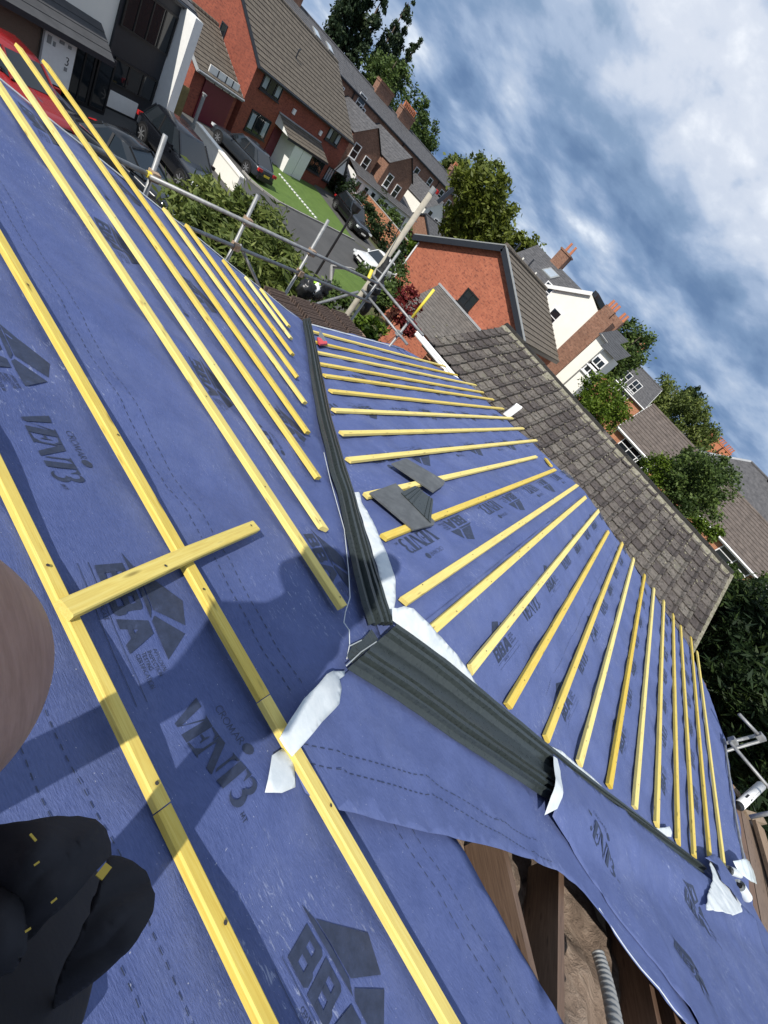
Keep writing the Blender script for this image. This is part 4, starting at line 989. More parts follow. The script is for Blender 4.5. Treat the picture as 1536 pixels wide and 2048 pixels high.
# house number and small plaques on the white panel
def facade_text(h, polys, u0, v0, w0, sc_, parent, mat='label_print'):
    m = MB()
    for poly in polys:
        r = delaunay_2d_cdt([Vector(p) for p in poly], [(i, (i + 1) % len(poly)) for i in range(len(poly))], [], 1, 1e-6)
        vs = [h.P(u0 + q[0] * sc_, v0, w0 + q[1] * sc_) for q in r[0]]; m.add(vs, [tuple(f) for f in r[2]])
    return m.obj('number', MAT[mat], parent)
facade_text(H0, [arc_poly(.30, .75, .15, .26, -.02, -1.45, 2.6), arc_poly(.30, .27, .17, .29, -.02, -2.6, 1.5)], 3.50, -1.304, 1.12, .26, sign)
for du, dw, sx, sy in ((-.40, .50, .13, .24), (-.22, .44, .08, .14), (.30, .58, .12, .10), (.30, -.12, .10, .12), (.02, .60, .16, .10)):
    MB().box(H0.P(3.28 + du, -1.31, 1.12 + dw), sx, .02, sy, H0.u, H0.v, EZ).obj('plaque', MAT['fascia_grey'], sign)
wl = thing('garden_wall', (17.45, 25.2, 0), 'low white rendered garden wall between the two driveways', 'wall')
MB().box2((17.3, 22.9, 0), (17.6, 27.6, .85)).obj('wall_body', MAT['render_white'], wl); MB().box2((17.26, 22.86, .85), (17.64, 27.64, .93)).obj('coping', MAT['render_white'], wl)
gp = thing('gate_post', (17.55, 28.2, 0), 'thin pale post at the end of the white garden wall', 'post')
MB().box2((17.5, 28.15, 0), (17.62, 28.27, 2.1)).obj('post_shaft', MAT['fascia_grey'], gp); MB().box2((17.47, 28.12, 2.1), (17.65, 28.30, 2.16)).obj('post_cap', MAT['fascia_grey'], gp)

# ---- brick terrace behind, seen from its backs
for i, (u0, lab) in enumerate(((0, 'nearest terrace house with rooflights and white rear wall'), (9.5, 'second terrace house with tiled rear wing and two windows'), (19, 'third terrace house with white gabled rear wing'), (28.5, 'fourth terrace house behind the telegraph pole top'), (38, 'farthest terrace house by the round trees'))):
    h = Hs('terrace_house', lab, (31.0 + u0, 43.6), 0.0, 9.45, 7.4, 7.42, 8.65, 'brick_brown', 'slate', group='terrace houses', oh=.2, verge=0.0, gauge=.35, step=.012)
    chimney(h, 6.6 if i in (1, 3) else 1.9, 3.7, 8.3, 1.5, 2.6, .7, 8 if i != 1 else 0, 'brick_brown')
    for k, uu in enumerate((1.6, 4.3, 7.6)):
        if i == 0 and k == 0: continue
        h.win(uu, 6.2 - .25 * (k == 1), .95, 1.35, cols=1, tr=.5)
    if i == 0:
        for uu in (4.6, 6.4): skylight(h, uu, .55, .7, .9)
        m = MB(); m.box(h.P(2.3, -.6, 5.6), 2.2, 1.1, 2.6, h.u, h.v, EZ); m.obj('rear_bay', MAT['paint_white'], h.t)
        for q, sz in (((720, 206), (1.1, 1.5)), ((706, 236), (1.0, 1.4))):
            a, w = h.px(*q); h.win(a, w, *sz, cols=1, tr=.5)
    # rear wing
    if i in (0, 1, 2):
        wl_, ww_, wh, wr = ((5.2, 4.4, 5.0, 6.6), (6.0, 4.6, 5.2, 6.9), (6.0, 4.4, 4.4, 6.0))[i]; u_ = (6.6, 2.2, 2.0)[i]
        Pn = lambda a, b, c: h.P(u_ + a, b, c); m = MB(); L2 = wl_
        m.add([Pn(0, 0, 0), Pn(0, -L2, 0), Pn(0, -L2, wh), Pn(0, 0, wh), Pn(ww_, 0, 0), Pn(ww_, -L2, 0), Pn(ww_, -L2, wh), Pn(ww_, 0, wh), Pn(ww_ / 2, -L2, wr), Pn(ww_ / 2, 0, wr)], [(0, 1, 2, 3), (5, 4, 7, 6), (1, 5, 6, 8, 2)])
        m.obj('rear_wing', MAT['render_white' if i == 2 else 'brick_brown'], h.t)
        for e0, r0 in ((0, ww_ / 2), (ww_, ww_ / 2)):
            ov = -.15 if e0 == 0 else .15; m = MB(); Hs.courses(m, Pn(e0 + ov, -L2 - .15, wh), Pn(e0 + ov, 0, wh), Pn(r0, 0, wr + .05), Pn(r0, -L2 - .15, wr + .05), .35, .015); m.obj('wing_roof', MAT['slate'], h.t)
        for a, w in ((1.2, 3.9), (3.1, 3.6)):
            window(Pn(a, -L2, w), h.u, -h.v, .95, 1.3, h.t, 1, .5)
    m = MB(); m.tube([h.P(9.3, -.08, 7.3), h.P(9.3, -.08, .3)], .05, 6); m.obj('downpipe', MAT['fascia_dark'], h.t)
CONS = thing('conservatory', (43.5, 36.5, 0), 'long white conservatory with a row of windows behind the hedge', 'conservatory')
MB().box2((38.5, 36.5, 0), (50.0, 38.2, 2.7)).obj('wall', MAT['paint_white'], CONS)
for i in range(9): window(Vector((39.3 + i * 1.25, 36.5, 1.85)), EX, -EY, .75, 1.1, CONS, 1)
m = MB(); Hs.courses(m, Vector((38.3, 36.2, 2.7)), Vector((50.3, 36.2, 2.7)), Vector((50.3, 39.8, 3.6)), Vector((38.3, 39.8, 3.6)), .4, .015); m.obj('roof_slope', MAT['slate'], CONS)
OUT = Hs('outhouse', 'low slate roofed brick outhouse right of the long conservatory', (51.5, 34.5), 0, 9, 4.5, 2.6, 3.9, 'brick_brown', 'slate', cat='outhouse', gauge=.4, step=.012)
def brick_wall(label, pts, h, mat='brick_orange', th=.22):
    P = [Vector((x, y, 0)) for x, y in pts]; W = thing('garden_wall', P[0], label, 'wall')
    for a, b in zip(P, P[1:]):
        MB().bar(a + EZ * h / 2, b + EZ * h / 2, th, h).obj('wall_body', MAT[mat], W); MB().bar(a + EZ * (h + .03), b + EZ * (h + .03), th + .06, .06).obj('coping', MAT['concrete'], W)
brick_wall('long brick garden wall behind the hedge at the end of the street', [(41.5, 42), (41.0, 33), (39.8, 26), (38.5, 19)], 1.9)

# ---- red gable house
YL, YA, YR = 16.45, 12.0, 8.05; XG = 24.0
RG = thing('gable_house', (28, 12.2, 0), 'bright red brick house with wide dark edged gable end', 'house')
zl, za, zr = CAMZ - 2.45, CAMZ + .12, CAMZ - 2.0; XF = 32.2
m = MB(); m.add([(XG, YL, 0), (XG, YR, 0), (XG, YR, zr), (XG, YA, za), (XG, YL, zl), (XF, YL, 0), (XF, YR, 0), (XF, YR, zr), (XF, YA, za), (XF, YL, zl)], [(0, 1, 2, 3, 4), (6, 5, 9, 8, 7), (1, 6, 7, 2), (5, 0, 4, 9)]); m.obj('wall', MAT['brick_red'], RG)
for ye, zz, sg in ((YL, zl, 1), (YR, zr, -1)):
    k = (za - zz) / abs(YA - ye); yo = ye + sg * .35; zo = zz - .35 * k + .1
    m = MB(); a, b, c, d = Vector((XG - .25, yo, zo)), Vector((XF + .2, yo, zo)), Vector((XF + .2, YA, za + .1)), Vector((XG - .25, YA, za + .1))
    Hs.courses(m, a, b, c, d, .34, .04); m.obj('roof_slope', MAT['tile_brown'], RG)
    m = MB(); m.bar(a + Vector((-.02, 0, -.13)), d + Vector((-.02, 0, -.13)), .05, .30); m.obj('barge_board', MAT['fascia_dark'], RG)
    m = MB(); m.bar(a + Vector((.06, 0, .05)), d + Vector((.06, 0, .05)), .22, .05); m.obj('verge_strip', MAT['fascia_grey'], RG)
    m = MB(); m.box(((XG + XF) / 2, yo - sg * .02, zo - .12), XF - XG + .4, .04, .2); m.obj('fascia', MAT['fascia_dark'], RG)
wp = atX(937, 600, XG); window(Vector((XG, wp.y, wp.z)), -EY, -EX, .95, .85, RG, 2, 0, 'black_plastic')
m = MB(); m.tube([(XG - .25, YA, za + .16), (XF + .2, YA, za + .16)], .12, 8); m.obj('ridge_tiles', MAT['tile_brown'], RG)
for i, dx in enumerate((.9, 2.4, 3.6, 5.2)):
    p = Vector((XG + dx, YA, za + .2)); MB().tube([p, p + EZ * (.18 if i % 2 else .5)], .05, 6).obj('roof_vent', MAT['render_white' if i % 2 else 'fascia_dark'], RG)
m = MB(); m.tube([(XG - .06, YL - .05, zl - .2), (XG - .06, YL - .05, .2)], .05, 6); m.obj('downpipe', MAT['upvc'], RG)
# garage leaning on the gable, its tiled slope towards us
GA2 = thing('side_garage', (22, 11, 0), 'tiled garage roof leaning against the bright red gable wall', 'garage')
ta, tb = atX(876, 572, XG - .05), atX(965, 662, XG - .05); XE_ = 20.3
ea, eb = atX(802, 604, XE_), atX(860, 690, XE_)
zt = (ta.z + tb.z) / 2; zE = (ea.z + eb.z) / 2
m = MB(); Hs.courses(m, Vector((XE_, ea.y, zE)), Vector((XE_, eb.y - 1.5, zE)), Vector((XG - .05, tb.y - 1.0, zt)), Vector((XG - .05, ta.y, zt)), .25, .025); m.obj('roof_slope', MAT['tile_grey'], GA2)
m = MB(); m.bar(Vector((XG - .10, ta.y, zt + .05)), Vector((XG - .10, tb.y - 1, zt + .05)), .16, .1); m.obj('flashing', MAT['lead'], GA2)
m = MB(); m.add([(XE_ + .2, ea.y - .15, 0), (XE_ + .2, eb.y - 1.3, 0), (XE_ + .2, eb.y - 1.3, zE - .05), (XE_ + .2, ea.y - .15, zE - .05), (XG - .05, ea.y - .15, 0), (XG - .05, ea.y - .15, zt - .1)], ((1, 0, 3, 2), (0, 4, 5, 3))); m.obj('wall', MAT['brick_red'], GA2)

# ---- neighbour with the old mossy tiled roof
NB = thing('mossy_roof_house', (13.5, .6, 0), 'neighbouring house with old grey brown interlocking tiles and mossy ridge', 'house')
NX0, NZ0, NX1, NZ1 = 10.4, CAMZ - 2.50, 13.85, CAMZ - 1.32; NY0, NY1 = -3.95, 5.25
sl = Vector((NX1 - NX0, 0, NZ1 - NZ0)); SLN = sl.length; sl.normalize(); nn = Vector((-sl.z, 0, sl.x))
m = MB(); m.add([Vector((NX0 + .1, NY0, NZ0 - .05)), Vector((NX1, NY0, NZ1 - .06)), Vector((NX1, NY1, NZ1 - .06)), Vector((NX0 + .1, NY1, NZ0 - .05))], ((0, 1, 2, 3),)); m.obj('roof_deck', MAT['slate_dark'], NB)
m = MB(); m.add([Vector((NX1, NY0, NZ1 - .02)), Vector((NX1 + 3.4, NY0, NZ0)), Vector((NX1 + 3.4, NY1, NZ0)), Vector((NX1, NY1, NZ1 - .02))], ((0, 1, 2, 3),)); back = m.obj('back_slope', MAT['tile_grey'], NB)
m = MB(); m.box2((NX0 + .3, NY0 + .2, 0), (NX0 + .5, NY1 - .1, NZ0 - .08)); m.obj('wall', MAT['brick_orange'], NB)
m = MB(); m.add([(NX0 + .5, NY0 + .2, 0), (NX1 + 3, NY0 + .2, 0), (NX1 + 3, NY0 + .2, NZ0), (NX1, NY0 + .2, NZ1 - .12), (NX0 + .5, NY0 + .2, NZ0 - .05)], ((0, 1, 2, 3, 4),)); m.add([(NX0 + .5, NY1 - .1, 0), (NX1 + 3, NY1 - .1, 0), (NX1 + 3, NY1 - .1, NZ0), (NX1, NY1 - .1, NZ1 - .12), (NX0 + .5, NY1 - .1, NZ0 - .05)], ((4, 3, 2, 1, 0),)); m.obj('wall', MAT['brick_orange'], NB)
def tile_mesh(seed):
    r = random.Random(seed); w, l = .335, .40; th = .034
    xs = [0, .018, .035, .06, .085, .165, .25, .30, .335]; hs = [-.008, .036, .050, .038, .008, .004, .004, .004, -.010]
    v = []; f = []; n = len(xs)
    for yy, lift in ((0, th), (l, 0)):
        for x, h in zip(xs, hs): v.append((yy, x + r.uniform(-.002, .002), h + lift + r.uniform(-.0015, .0015)))
    for x, h in zip(xs, hs): v.append((0, x, h + th - .024))
    for i in range(n - 1):
        f.append((i, i + n, i + n + 1, i + 1)); f.append((i, i + 1, i + 1 + 2 * n, i + 2 * n))
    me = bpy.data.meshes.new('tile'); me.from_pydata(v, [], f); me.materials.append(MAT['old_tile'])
    bm = bmesh.new(); bm.from_mesh(me)
    for fc in bm.faces: fc.normal_update()
    if bm.faces[:][0].normal.z < 0:
        bmesh.ops.reverse_faces(bm, faces=bm.faces[:])
    bm.to_mesh(me); bm.free(); return me
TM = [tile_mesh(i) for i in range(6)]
rows = int(SLN / .335); cols_ = int((NY1 - NY0) / .327)
for i in range(rows + 1):
    for j in range(cols_):
        y = NY0 + .02 + j * .327 + random.uniform(-.004, .004); p = Vector((NX0 - .06, y, NZ0)) + sl * (i * .335 + random.uniform(-.010, .010)) + nn * random.uniform(0, .014)
        tw = random.uniform(-.022, .022); ax = (sl + EY * tw + nn * random.uniform(-.008, .008)).normalized(); ay = (EY - ax * ax.dot(EY)).normalized()
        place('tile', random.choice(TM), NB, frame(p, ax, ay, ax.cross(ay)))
bm = bmesh.new()
for k in range(420):
    i_, j_ = random.random() ** .7, random.random(); c_ = Vector((NX0, 0, NZ0)) + sl * (SLN * i_) + EY * (NY0 + (NY1 - NY0) * (round(j_ * cols_ + random.choice((0, .25, .98))) / cols_ if random.random() < .6 else j_)) + nn * .045
    r_ = random.uniform(.010, .034) * (1.4 if i_ > .9 else 1); mt = Matrix.Translation(c_) @ Matrix.Diagonal((1.3, 1.3, .7, 1))
    bmesh.ops.create_icosphere(bm, subdivisions=1, radius=r_, matrix=mt)
mm_ = MB(); bm.verts.index_update(); mm_.add([v_.co.copy() for v_ in bm.verts], [tuple(v_.index for v_ in f_.verts) for f_ in bm.faces]); bm.free()
tag(mm_.obj('moss', MAT['moss_mortar'], NB, True), kind='stuff')
# ridge tiles bedded in mossy mortar
y = NY0
while y < NY1 - .1:
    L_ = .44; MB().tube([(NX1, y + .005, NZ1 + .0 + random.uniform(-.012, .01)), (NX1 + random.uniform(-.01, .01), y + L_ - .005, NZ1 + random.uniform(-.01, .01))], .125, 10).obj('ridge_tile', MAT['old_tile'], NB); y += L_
vs = []; fs = []
for j in range(61):
    yy = NY0 + (NY1 - NY0) * j / 60
    for k in range(7):
        t_ = k / 6; q = .10 * noise.noise(Vector((yy * 6, t_ * 4, 0))) + .08; vs.append(Vector((NX1 - .34 * (1 - t_) - .02 - .10 * noise.noise(Vector((yy * 3, 5, 0))) * (1 - t_), yy, NZ1 - .34 * (1 - t_) * sl.z / sl.x + .06 * math.sin(t_ * 2.2) + .05 * max(0, q) + .012)))
for j in range(60):
    for k in range(6): a = j * 7 + k; fs.append((a, a + 1, a + 8, a + 7))
fs = [tuple(reversed(f)) for f in fs]
MB().add(vs, fs).obj('ridge_mortar', MAT['moss_mortar'], NB, True)
m = MB(); m.bar(Vector((NX0, NY0 - .02, NZ0 - .02)), Vector((NX1, NY0 - .02, NZ1 - .0)), .10, .10); m.obj('verge_mortar', MAT['moss_mortar'], NB)
m = MB(); m.tube([(NX0 - .10, NY0, NZ0 - .06), (NX0 - .10, NY1 + .3, NZ0 - .06)], .055, 8); m.obj('gutter', MAT['upvc'], NB)
m = MB(); m.tube([(NX0 - .26, 2.2, NZ0 - .12), (NX0 - .20, NY1 + .25, NZ0 - .10)], .036, 8); m.obj('waste_pipe', MAT['upvc'], NB)
m = MB(); m.box2((NX0 - .03, NY0, NZ0 - .22), (NX0 + .0, NY1, NZ0 - .06)); m.obj('fascia', MAT['brown_board'], NB)

# ---- white gable house beyond
XW = 36.0
WH = thing('white_gable_house', (40, 12, 0), 'tall white rendered gable house with slate roof and chimney', 'house')
w_ = lambda u, v, x=XW: atX(u, v, x)
pA, pB, pC, pD = w_(1088, 572), w_(1184, 590), w_(1196, 622), w_(1093, 718)
yl, yr = pA.y + 1.4, pC.y
m = MB(); m.add([(XW, yl, 0), (XW, yr, 0), (XW, yr, pC.z), (XW, pB.y, pB.z), (XW, yl, pA.z - .8)], ((0, 1, 2, 3, 4),)); m.add([(XW, yr, 0), (XW + 7, yr, 0), (XW + 7, yr, pC.z), (XW, yr, pC.z)], ((0, 1, 2, 3),)); m.obj('wall', MAT['render_white'], WH)
zR = pB.z + .15; yA = pB.y
rq = [w_(1184, 590), w_(1125, 540, XW + 4)]
m = MB(); a = Vector((XW - .2, yl + .3, pA.z - .9)); b = Vector((XW + 9, yl + .3, pA.z - .9)); c = Vector((XW + 9, yA, zR)); d = Vector((XW - .2, yA, zR)); Hs.courses(m, a, b, c, d, .3, .01); m.obj('roof_slope', MAT['slate'], WH)
m = MB(); m.bar(a - Vector((0, 0, .1)), d - Vector((0, 0, .1)), .05, .25); m.obj('barge_board', MAT['paint_white'], WH)
m = MB(); m.bar(d + Vector((.2, -.1, .02)), c + Vector((0, -.1, .02)), .35, .35); m.obj('ridge_band', MAT['fascia_dark'], WH)
# main slate roof behind the gable, its slope facing us, with rooflight
XC = 40.6; zr_ = CAMZ + 2.1; ze_ = CAMZ + .3; yv0, yv1 = 18.3, 11.7
m = MB(); Hs.courses(m, Vector((36.9, yv0 - .6, ze_)), Vector((36.9, yv1, ze_)), Vector((XC, yv1, zr_)), Vector((XC, yv0, zr_)), .3, .01); m.obj('main_roof', MAT['slate'], WH)
m = MB(); m.add([(XC, yv0, zr_), (XC, yv1, zr_), (XC + 3.6, yv1, ze_), (XC + 3.6, yv0, ze_)], ((3, 2, 1, 0),)); m.obj('back_slope', MAT['slate'], WH)
m = MB(); m.box2((37.1, yv1, 0), (44, yv0 - .4, ze_ - .05)); m.obj('wall', MAT['render_white'], WH)
sd2 = Vector((XC - 36.9, 0, zr_ - ze_)).normalized(); nrm = Vector((-sd2.z, 0, sd2.x))
c = w_(1098, 550, 38.8); c = Vector((38.8, c.y, ze_ + (38.8 - 36.9) * sd2.z / sd2.x)); m = MB(); m.box(c + nrm * .06, 1.1, 1.3, .12, EY, sd2, nrm); o = m.obj('skylight', MAT['fascia_grey'], WH); MB().box(c + nrm * .125, .85, 1.05, .02, EY, sd2, nrm).obj('pane', MAT['glass_sky'], o)
c = w_(1121, 521, XC); m = MB(); m.box(c, .8, 1.05, 1.4); m.box(c + EZ * .62, .92, 1.17, .12); ch = m.obj('chimney', MAT['brick_brown'], WH)
for k in (-.25, .25): MB().tube([c + Vector((0, k, .7)), c + Vector((0, k, 1.35))], [.12, .10], 8).obj('chimney_pot', MAT['terracotta'], ch)
for q in ((1105, 634), (1092, 582)):
    p = w_(*q); window(Vector((XW, p.y, p.z)), -EY, -EX, .85, 1.15, WH, 1, .5)
BR = thing('brick_gable_house', (41, 8.8, 0), 'narrow brown brick house side attached right of the white gable', 'house')
ys = w_(1232, 640).y; m = MB(); m.add([(XW - .05, yr, 0), (XW - .05, ys, 0), (XW - .05, ys, w_(1225, 645).z), (XW - .05, yr, pC.z + .1)], ((0, 1, 2, 3),)); m.add([(XW - .05, ys, 0), (XW + 8, ys, 0), (XW + 8, ys, pC.z - .2), (XW - .05, ys, w_(1225, 645).z)], ((0, 1, 2, 3),)); m.obj('wall', MAT['brick_brown'], BR)
m = MB(); m.add([(XW - .05, yr, pC.z + .1), (XW - .05, ys, w_(1225, 645).z), (XW + 8, ys, pC.z), (XW + 8, yr, pC.z + .2)], ((0, 1, 2, 3),)); m.obj('roof_slope', MAT['slate_dark'], BR)
for q, n_ in (((1212, 628), 3), ((1228, 648), 2)):
    c = w_(*q, XW + 2); m = MB(); m.box(c, .6, .9, .9); ch = m.obj('chimney', MAT['brick_brown'], BR)
    for k in range(n_): MB().tube([c + Vector((0, -.3 + .3 * k, .45)), c + Vector((0, -.3 + .3 * k, .95))], [.13, .1], 8).obj('chimney_pot', MAT['terracotta'], ch)
WW = thing('white_rear_wing', (34, 6.5, 0), 'low white walled rear wing with dark eaves below the brick side', 'house')
XV = 33.5; t0, t1, b0_, b1_ = w_(1202, 666, XV), w_(1120, 744, XV), w_(1212, 690, XV), w_(1131, 757, XV)
ya, yb = t1.y, w_(1131, 756, XV).y
m = MB(); m.add([(XV, ya, 0), (XV, yb - .2, 0), (XV, yb - .2, t0.z - .1), (XV, ya, t0.z)], ((0, 1, 2, 3),)); m.add([(XV, yb - .2, 0), (XV + 5, yb - .2, 0), (XV + 5, yb - .2, t0.z - .1), (XV, yb - .2, t0.z - .1)], ((0, 1, 2, 3),)); m.obj('wall', MAT['render_white'], WW)
m = MB(); Hs.courses(m, Vector((XV - .3, yb - .5, t0.z - .25)), Vector((XV - .3, ya + .1, t0.z - .1)), Vector((XV + 3, ya + .1, t0.z + .9)), Vector((XV + 3, yb - .5, t0.z + .9)), .4, .012); m.obj('roof_slope', MAT['slate_dark'], WW)
for q in ((1190, 718), (1176, 733)):
    p = w_(*q, XV - 2.5)
BAY = thing('white_bay_house', (31, 4.7, 0), 'small white fronted bay with two windows among the trees', 'house')
XB = 31.0; q0, q1, q2, q3 = w_(1213, 704, XB), w_(1170, 745, XB), w_(1215, 712, XB), w_(1174, 752, XB)
yy0, yy1 = w_(1168, 735, XB).y, w_(1180, 757, XB).y; zt_ = w_(1213, 702, XB).z
m = MB(); m.box2((XB, yy1, 0), (XB + 3, yy0, zt_)); m.obj('wall', MAT['render_white'], BAY)
for k, q in enumerate(((1193, 725), (1181, 737))):
    p = w_(*q, XB); window(Vector((XB, (yy0 + yy1) / 2, p.z)), -EY, -EX, .8, .7, BAY, 2)
m = MB(); Hs.courses(m, Vector((XB - .3, yy1 - .3, zt_)), Vector((XB - .3, yy0 + .3, zt_)), Vector((XB + 2, yy0 + .3, zt_ + .8)), Vector((XB + 2, yy1 - .3, zt_ + .8)), .3, .012); m.obj('roof_slope', MAT['slate_dark'], BAY)

# ---- long low house on the right with white gutter and windows
H5 = Hs('orange_brick_house', 'long orange brick house with white gutter and mottled pinkish tile roof', (33.0, 1.75), R_(-90), 24, 8.0, 5.0, 7.05, 'brick_orange', 'tile_redbrown', soff='upvc', gauge=.36, step=.03)
for q, wd, ht, c_ in (((1268, 905), 2.2, 1.25, 3), ((1476, 1118), 2.2, 1.25, 2), ((1290, 928), 1.0, 1.25, 1)):
    a, w = H5.px(*q); H5.win(a, min(w, 4.2), wd, ht, cols=c_, tr=.33)
a, w = H5.px(1528, 1200); H5.win(a, 2.6, 1.3, 1.2, cols=1)
# ---- brick house with white sashes further back
H6 = Hs('sash_window_house', 'orange brick house with white sash windows between the far trees', (62.0, 9.6), R_(-80), 6.2, 8.0, 6.4, 9.0, 'brick_orange', 'slate', soff='upvc', gauge=.4, step=.012)
for q in ((1250, 754), (1269, 774), (1252, 788), (1234, 770)):
    a, w = H6.px(*q); H6.win(a, w, 1.2, 1.4, cols=2, tr=.5)
chimney(H6, .4, 4, 8.6, 2.2, .8, .8, 1, 'brick_orange')
# ---- hipped slate roof at the right and chimney stacks behind it
H7 = thing('hipped_slate_house', (46, -14, 0), 'large grey slate hipped roof above the right hand house', 'house')
e_, r_ = CAMZ - .6, CAMZ + 2.3; hv = [Vector((41.5, -1.9, e_)), Vector((41.5, -30, e_)), Vector((46, -26, r_)), Vector((46, -6.1, r_)), Vector((50.5, -1.9, e_)), Vector((50.5, -30, e_))]
m = MB(); m.box2((41.8, -29.7, 0), (50.2, -2.2, e_)); m.obj('wall', MAT['brick_brown'], H7)
m = MB(); m.add(hv, ((1, 0, 3, 2), (0, 4, 3), (4, 5, 2, 3), (5, 1, 2))); m.obj('hipped_roof', MAT['slate'], H7)
m = MB(); m.tube([hv[0], hv[3]], .12, 6); m.obj('hip_tiles', MAT['lead'], H7); m = MB(); m.tube([hv[3], hv[2]], .12, 6); m.obj('ridge_tiles', MAT['slate'], H7)
for k in range(5):
    c = Vector((46, -8.5 - k * 3.4, r_ + .35)); m = MB(); m.box(c, .7, 1.0, .8); ch = m.obj('chimney', MAT['brick_brown'], H7)
    for q in (-.25, .25): MB().tube([c + Vector((0, q, .4)), c + Vector((0, q, .85))], [.12, .1], 8).obj('chimney_pot', MAT['terracotta'], ch)
H8 = Hs('far_terrace_house', 'far house behind the hipped roof with red chimney stacks in a row', (72, -1.5), R_(-84), 14, 9, 5.6, 8.2, 'brick_brown', 'slate', gauge=.6, step=.01)
for u_ in (3.2, 4.9, 6.4): chimney(H8, u_, 4.5, 7.9, 2.0, 1.3, 1.0, 4, 'terracotta')
# ---- backdrop of far rooftops and woods on the skyline

# ================================================================== TREES AND PLANTS
def leaf_mesh(name, clumps, size, mat, flat_=.35, elong=1.7, seed=1, droop=0.0):
    """clumps: (centre, radii, leaves, subclumps). Each leaf is a small rhombus of its own."""
    r = np.random.default_rng(seed); C = []; T = []; S = []
    for c, rad, n, k in clumps:
        c = np.array(c, float); rad = np.array(rad, float)
        d = r.normal(size=(k, 3)); d /= np.linalg.norm(d, axis=1)[:, None]; rr = r.uniform(.25, 1.0, k) ** .45
        sub = c + d * rr[:, None] * rad; tone = r.uniform(0, 1, k); sz = r.uniform(.6, 1.35, k)
        idx = r.integers(0, k, n); sp = (rad.mean() * .95 / k ** .36)
        off = r.normal(size=(n, 3)) * sp * .55 * sz[idx][:, None]; off[:, 2] *= .8
        if droop: off[:, 2] -= np.abs(r.normal(size=n)) * droop
        C.append(sub[idx] + off); T.append(np.clip(tone[idx] * .55 + r.uniform(0, .5, n), 0, 1)); S.append(np.full(n, size) * r.uniform(.6, 1.4, n))
    C = np.concatenate(C); T = np.concatenate(T); S = np.concatenate(S); n = len(C)
    a = r.normal(size=(n, 3)); a[:, 2] = a[:, 2] * flat_ - (droop * 2.0); a /= np.linalg.norm(a, axis=1)[:, None]
    b = r.normal(size=(n, 3)); b -= a * (a * b).sum(1)[:, None]; b /= np.linalg.norm(b, axis=1)[:, None]
    q = np.stack([C - a * S[:, None] * elong / 2, C + b * S[:, None] * .5, C + a * S[:, None] * elong / 2, C - b * S[:, None] * .5], 1).reshape(-1, 3)
    me = bpy.data.meshes.new(name); me.vertices.add(4 * n); me.vertices.foreach_set('co', q.astype(np.float32).ravel())
    me.loops.add(4 * n); me.loops.foreach_set('vertex_index', np.arange(4 * n, dtype=np.int32))
    me.polygons.add(n); me.polygons.foreach_set('loop_start', np.arange(0, 4 * n, 4, dtype=np.int32)); me.polygons.foreach_set('loop_total', np.full(n, 4, np.int32))
    me.update(); at = me.attributes.new('tint', 'FLOAT', 'POINT'); at.data.foreach_set('value', np.repeat(T, 4).astype(np.float32))
    me.materials.append(MAT[mat]); return me
TSEED = [10]
def plant(name, label, cat, base, blobs, size, mat, dens=1.0, group=None, trunk=.0, elong=1.7, flat_=.5, droop=0.0, limbs=5):
    """base: ground point; blobs: (offset from base, radii)"""
    TSEED[0] += 1; base = Vector(base); o = thing(name, base, label, cat, group); cl = []
    for off, rad in blobs:
        ar = (rad[0] * rad[1] + rad[1] * rad[2] + rad[0] * rad[2]) / 3 * 4 * math.pi
        n = int(min(16000, max(300, dens * ar / (size * size) * 1.15))); k = int(max(8, min(90, n / 60)))
        cl.append((off, rad, n, k))
    me = leaf_mesh('crown', cl, size, mat, flat_, elong, TSEED[0], droop)
    c = bpy.data.objects.new('crown' if trunk else 'foliage', me); COL.objects.link(c); c.parent = o
    if trunk:
        m = MB(); top = max(b[0][2] + b[1][2] * .3 for b in blobs); rr_ = random.Random(TSEED[0])
        m.tube([base, base + Vector((.1, .05, top * .35)), base + Vector((-.05, .1, top * .7)), base + Vector((0, 0, top))], [trunk, trunk * .8, trunk * .5, trunk * .15], 8)
        for i in range(limbs):
            off, rad = rr_.choice(blobs); s = base + Vector((0, 0, top * rr_.uniform(.3, .75)))
            e = base + Vector(off) + Vector([rr_.uniform(-.6, .6) * q for q in rad]); m.tube([s, s.lerp(e, .5) + EZ * .15 * top * .2, e], [trunk * .4, trunk * .25, trunk * .06], 6)
        tr = m.obj('trunk', MAT['bark'], o, True)
    return o
def px_tree(name, label, cat, u, v, D, rw, rh, size, mat, **k):
    """crown centred on a sight line at ground distance D"""
    c = atD(u, v, D); b = Vector((c.x, c.y, 0)); z = max(c.z, rh * .5); n = k.pop('lobes', 5); rr_ = random.Random(int(u * 7 + v)); bl = [((0, 0, z), (rw * .72, rw * .72, rh * .8))]
    for i in range(n):
        a = rr_.uniform(0, 6.28); q = rr_.uniform(.35, .75); bl.append(((math.cos(a) * rw * q, math.sin(a) * rw * q, z + rr_.uniform(-.6, .65) * rh), (rw * rr_.uniform(.3, .5), rw * rr_.uniform(.3, .5), rh * rr_.uniform(.28, .45))))
    return plant(name, label, cat, b, bl, size, mat, **k)
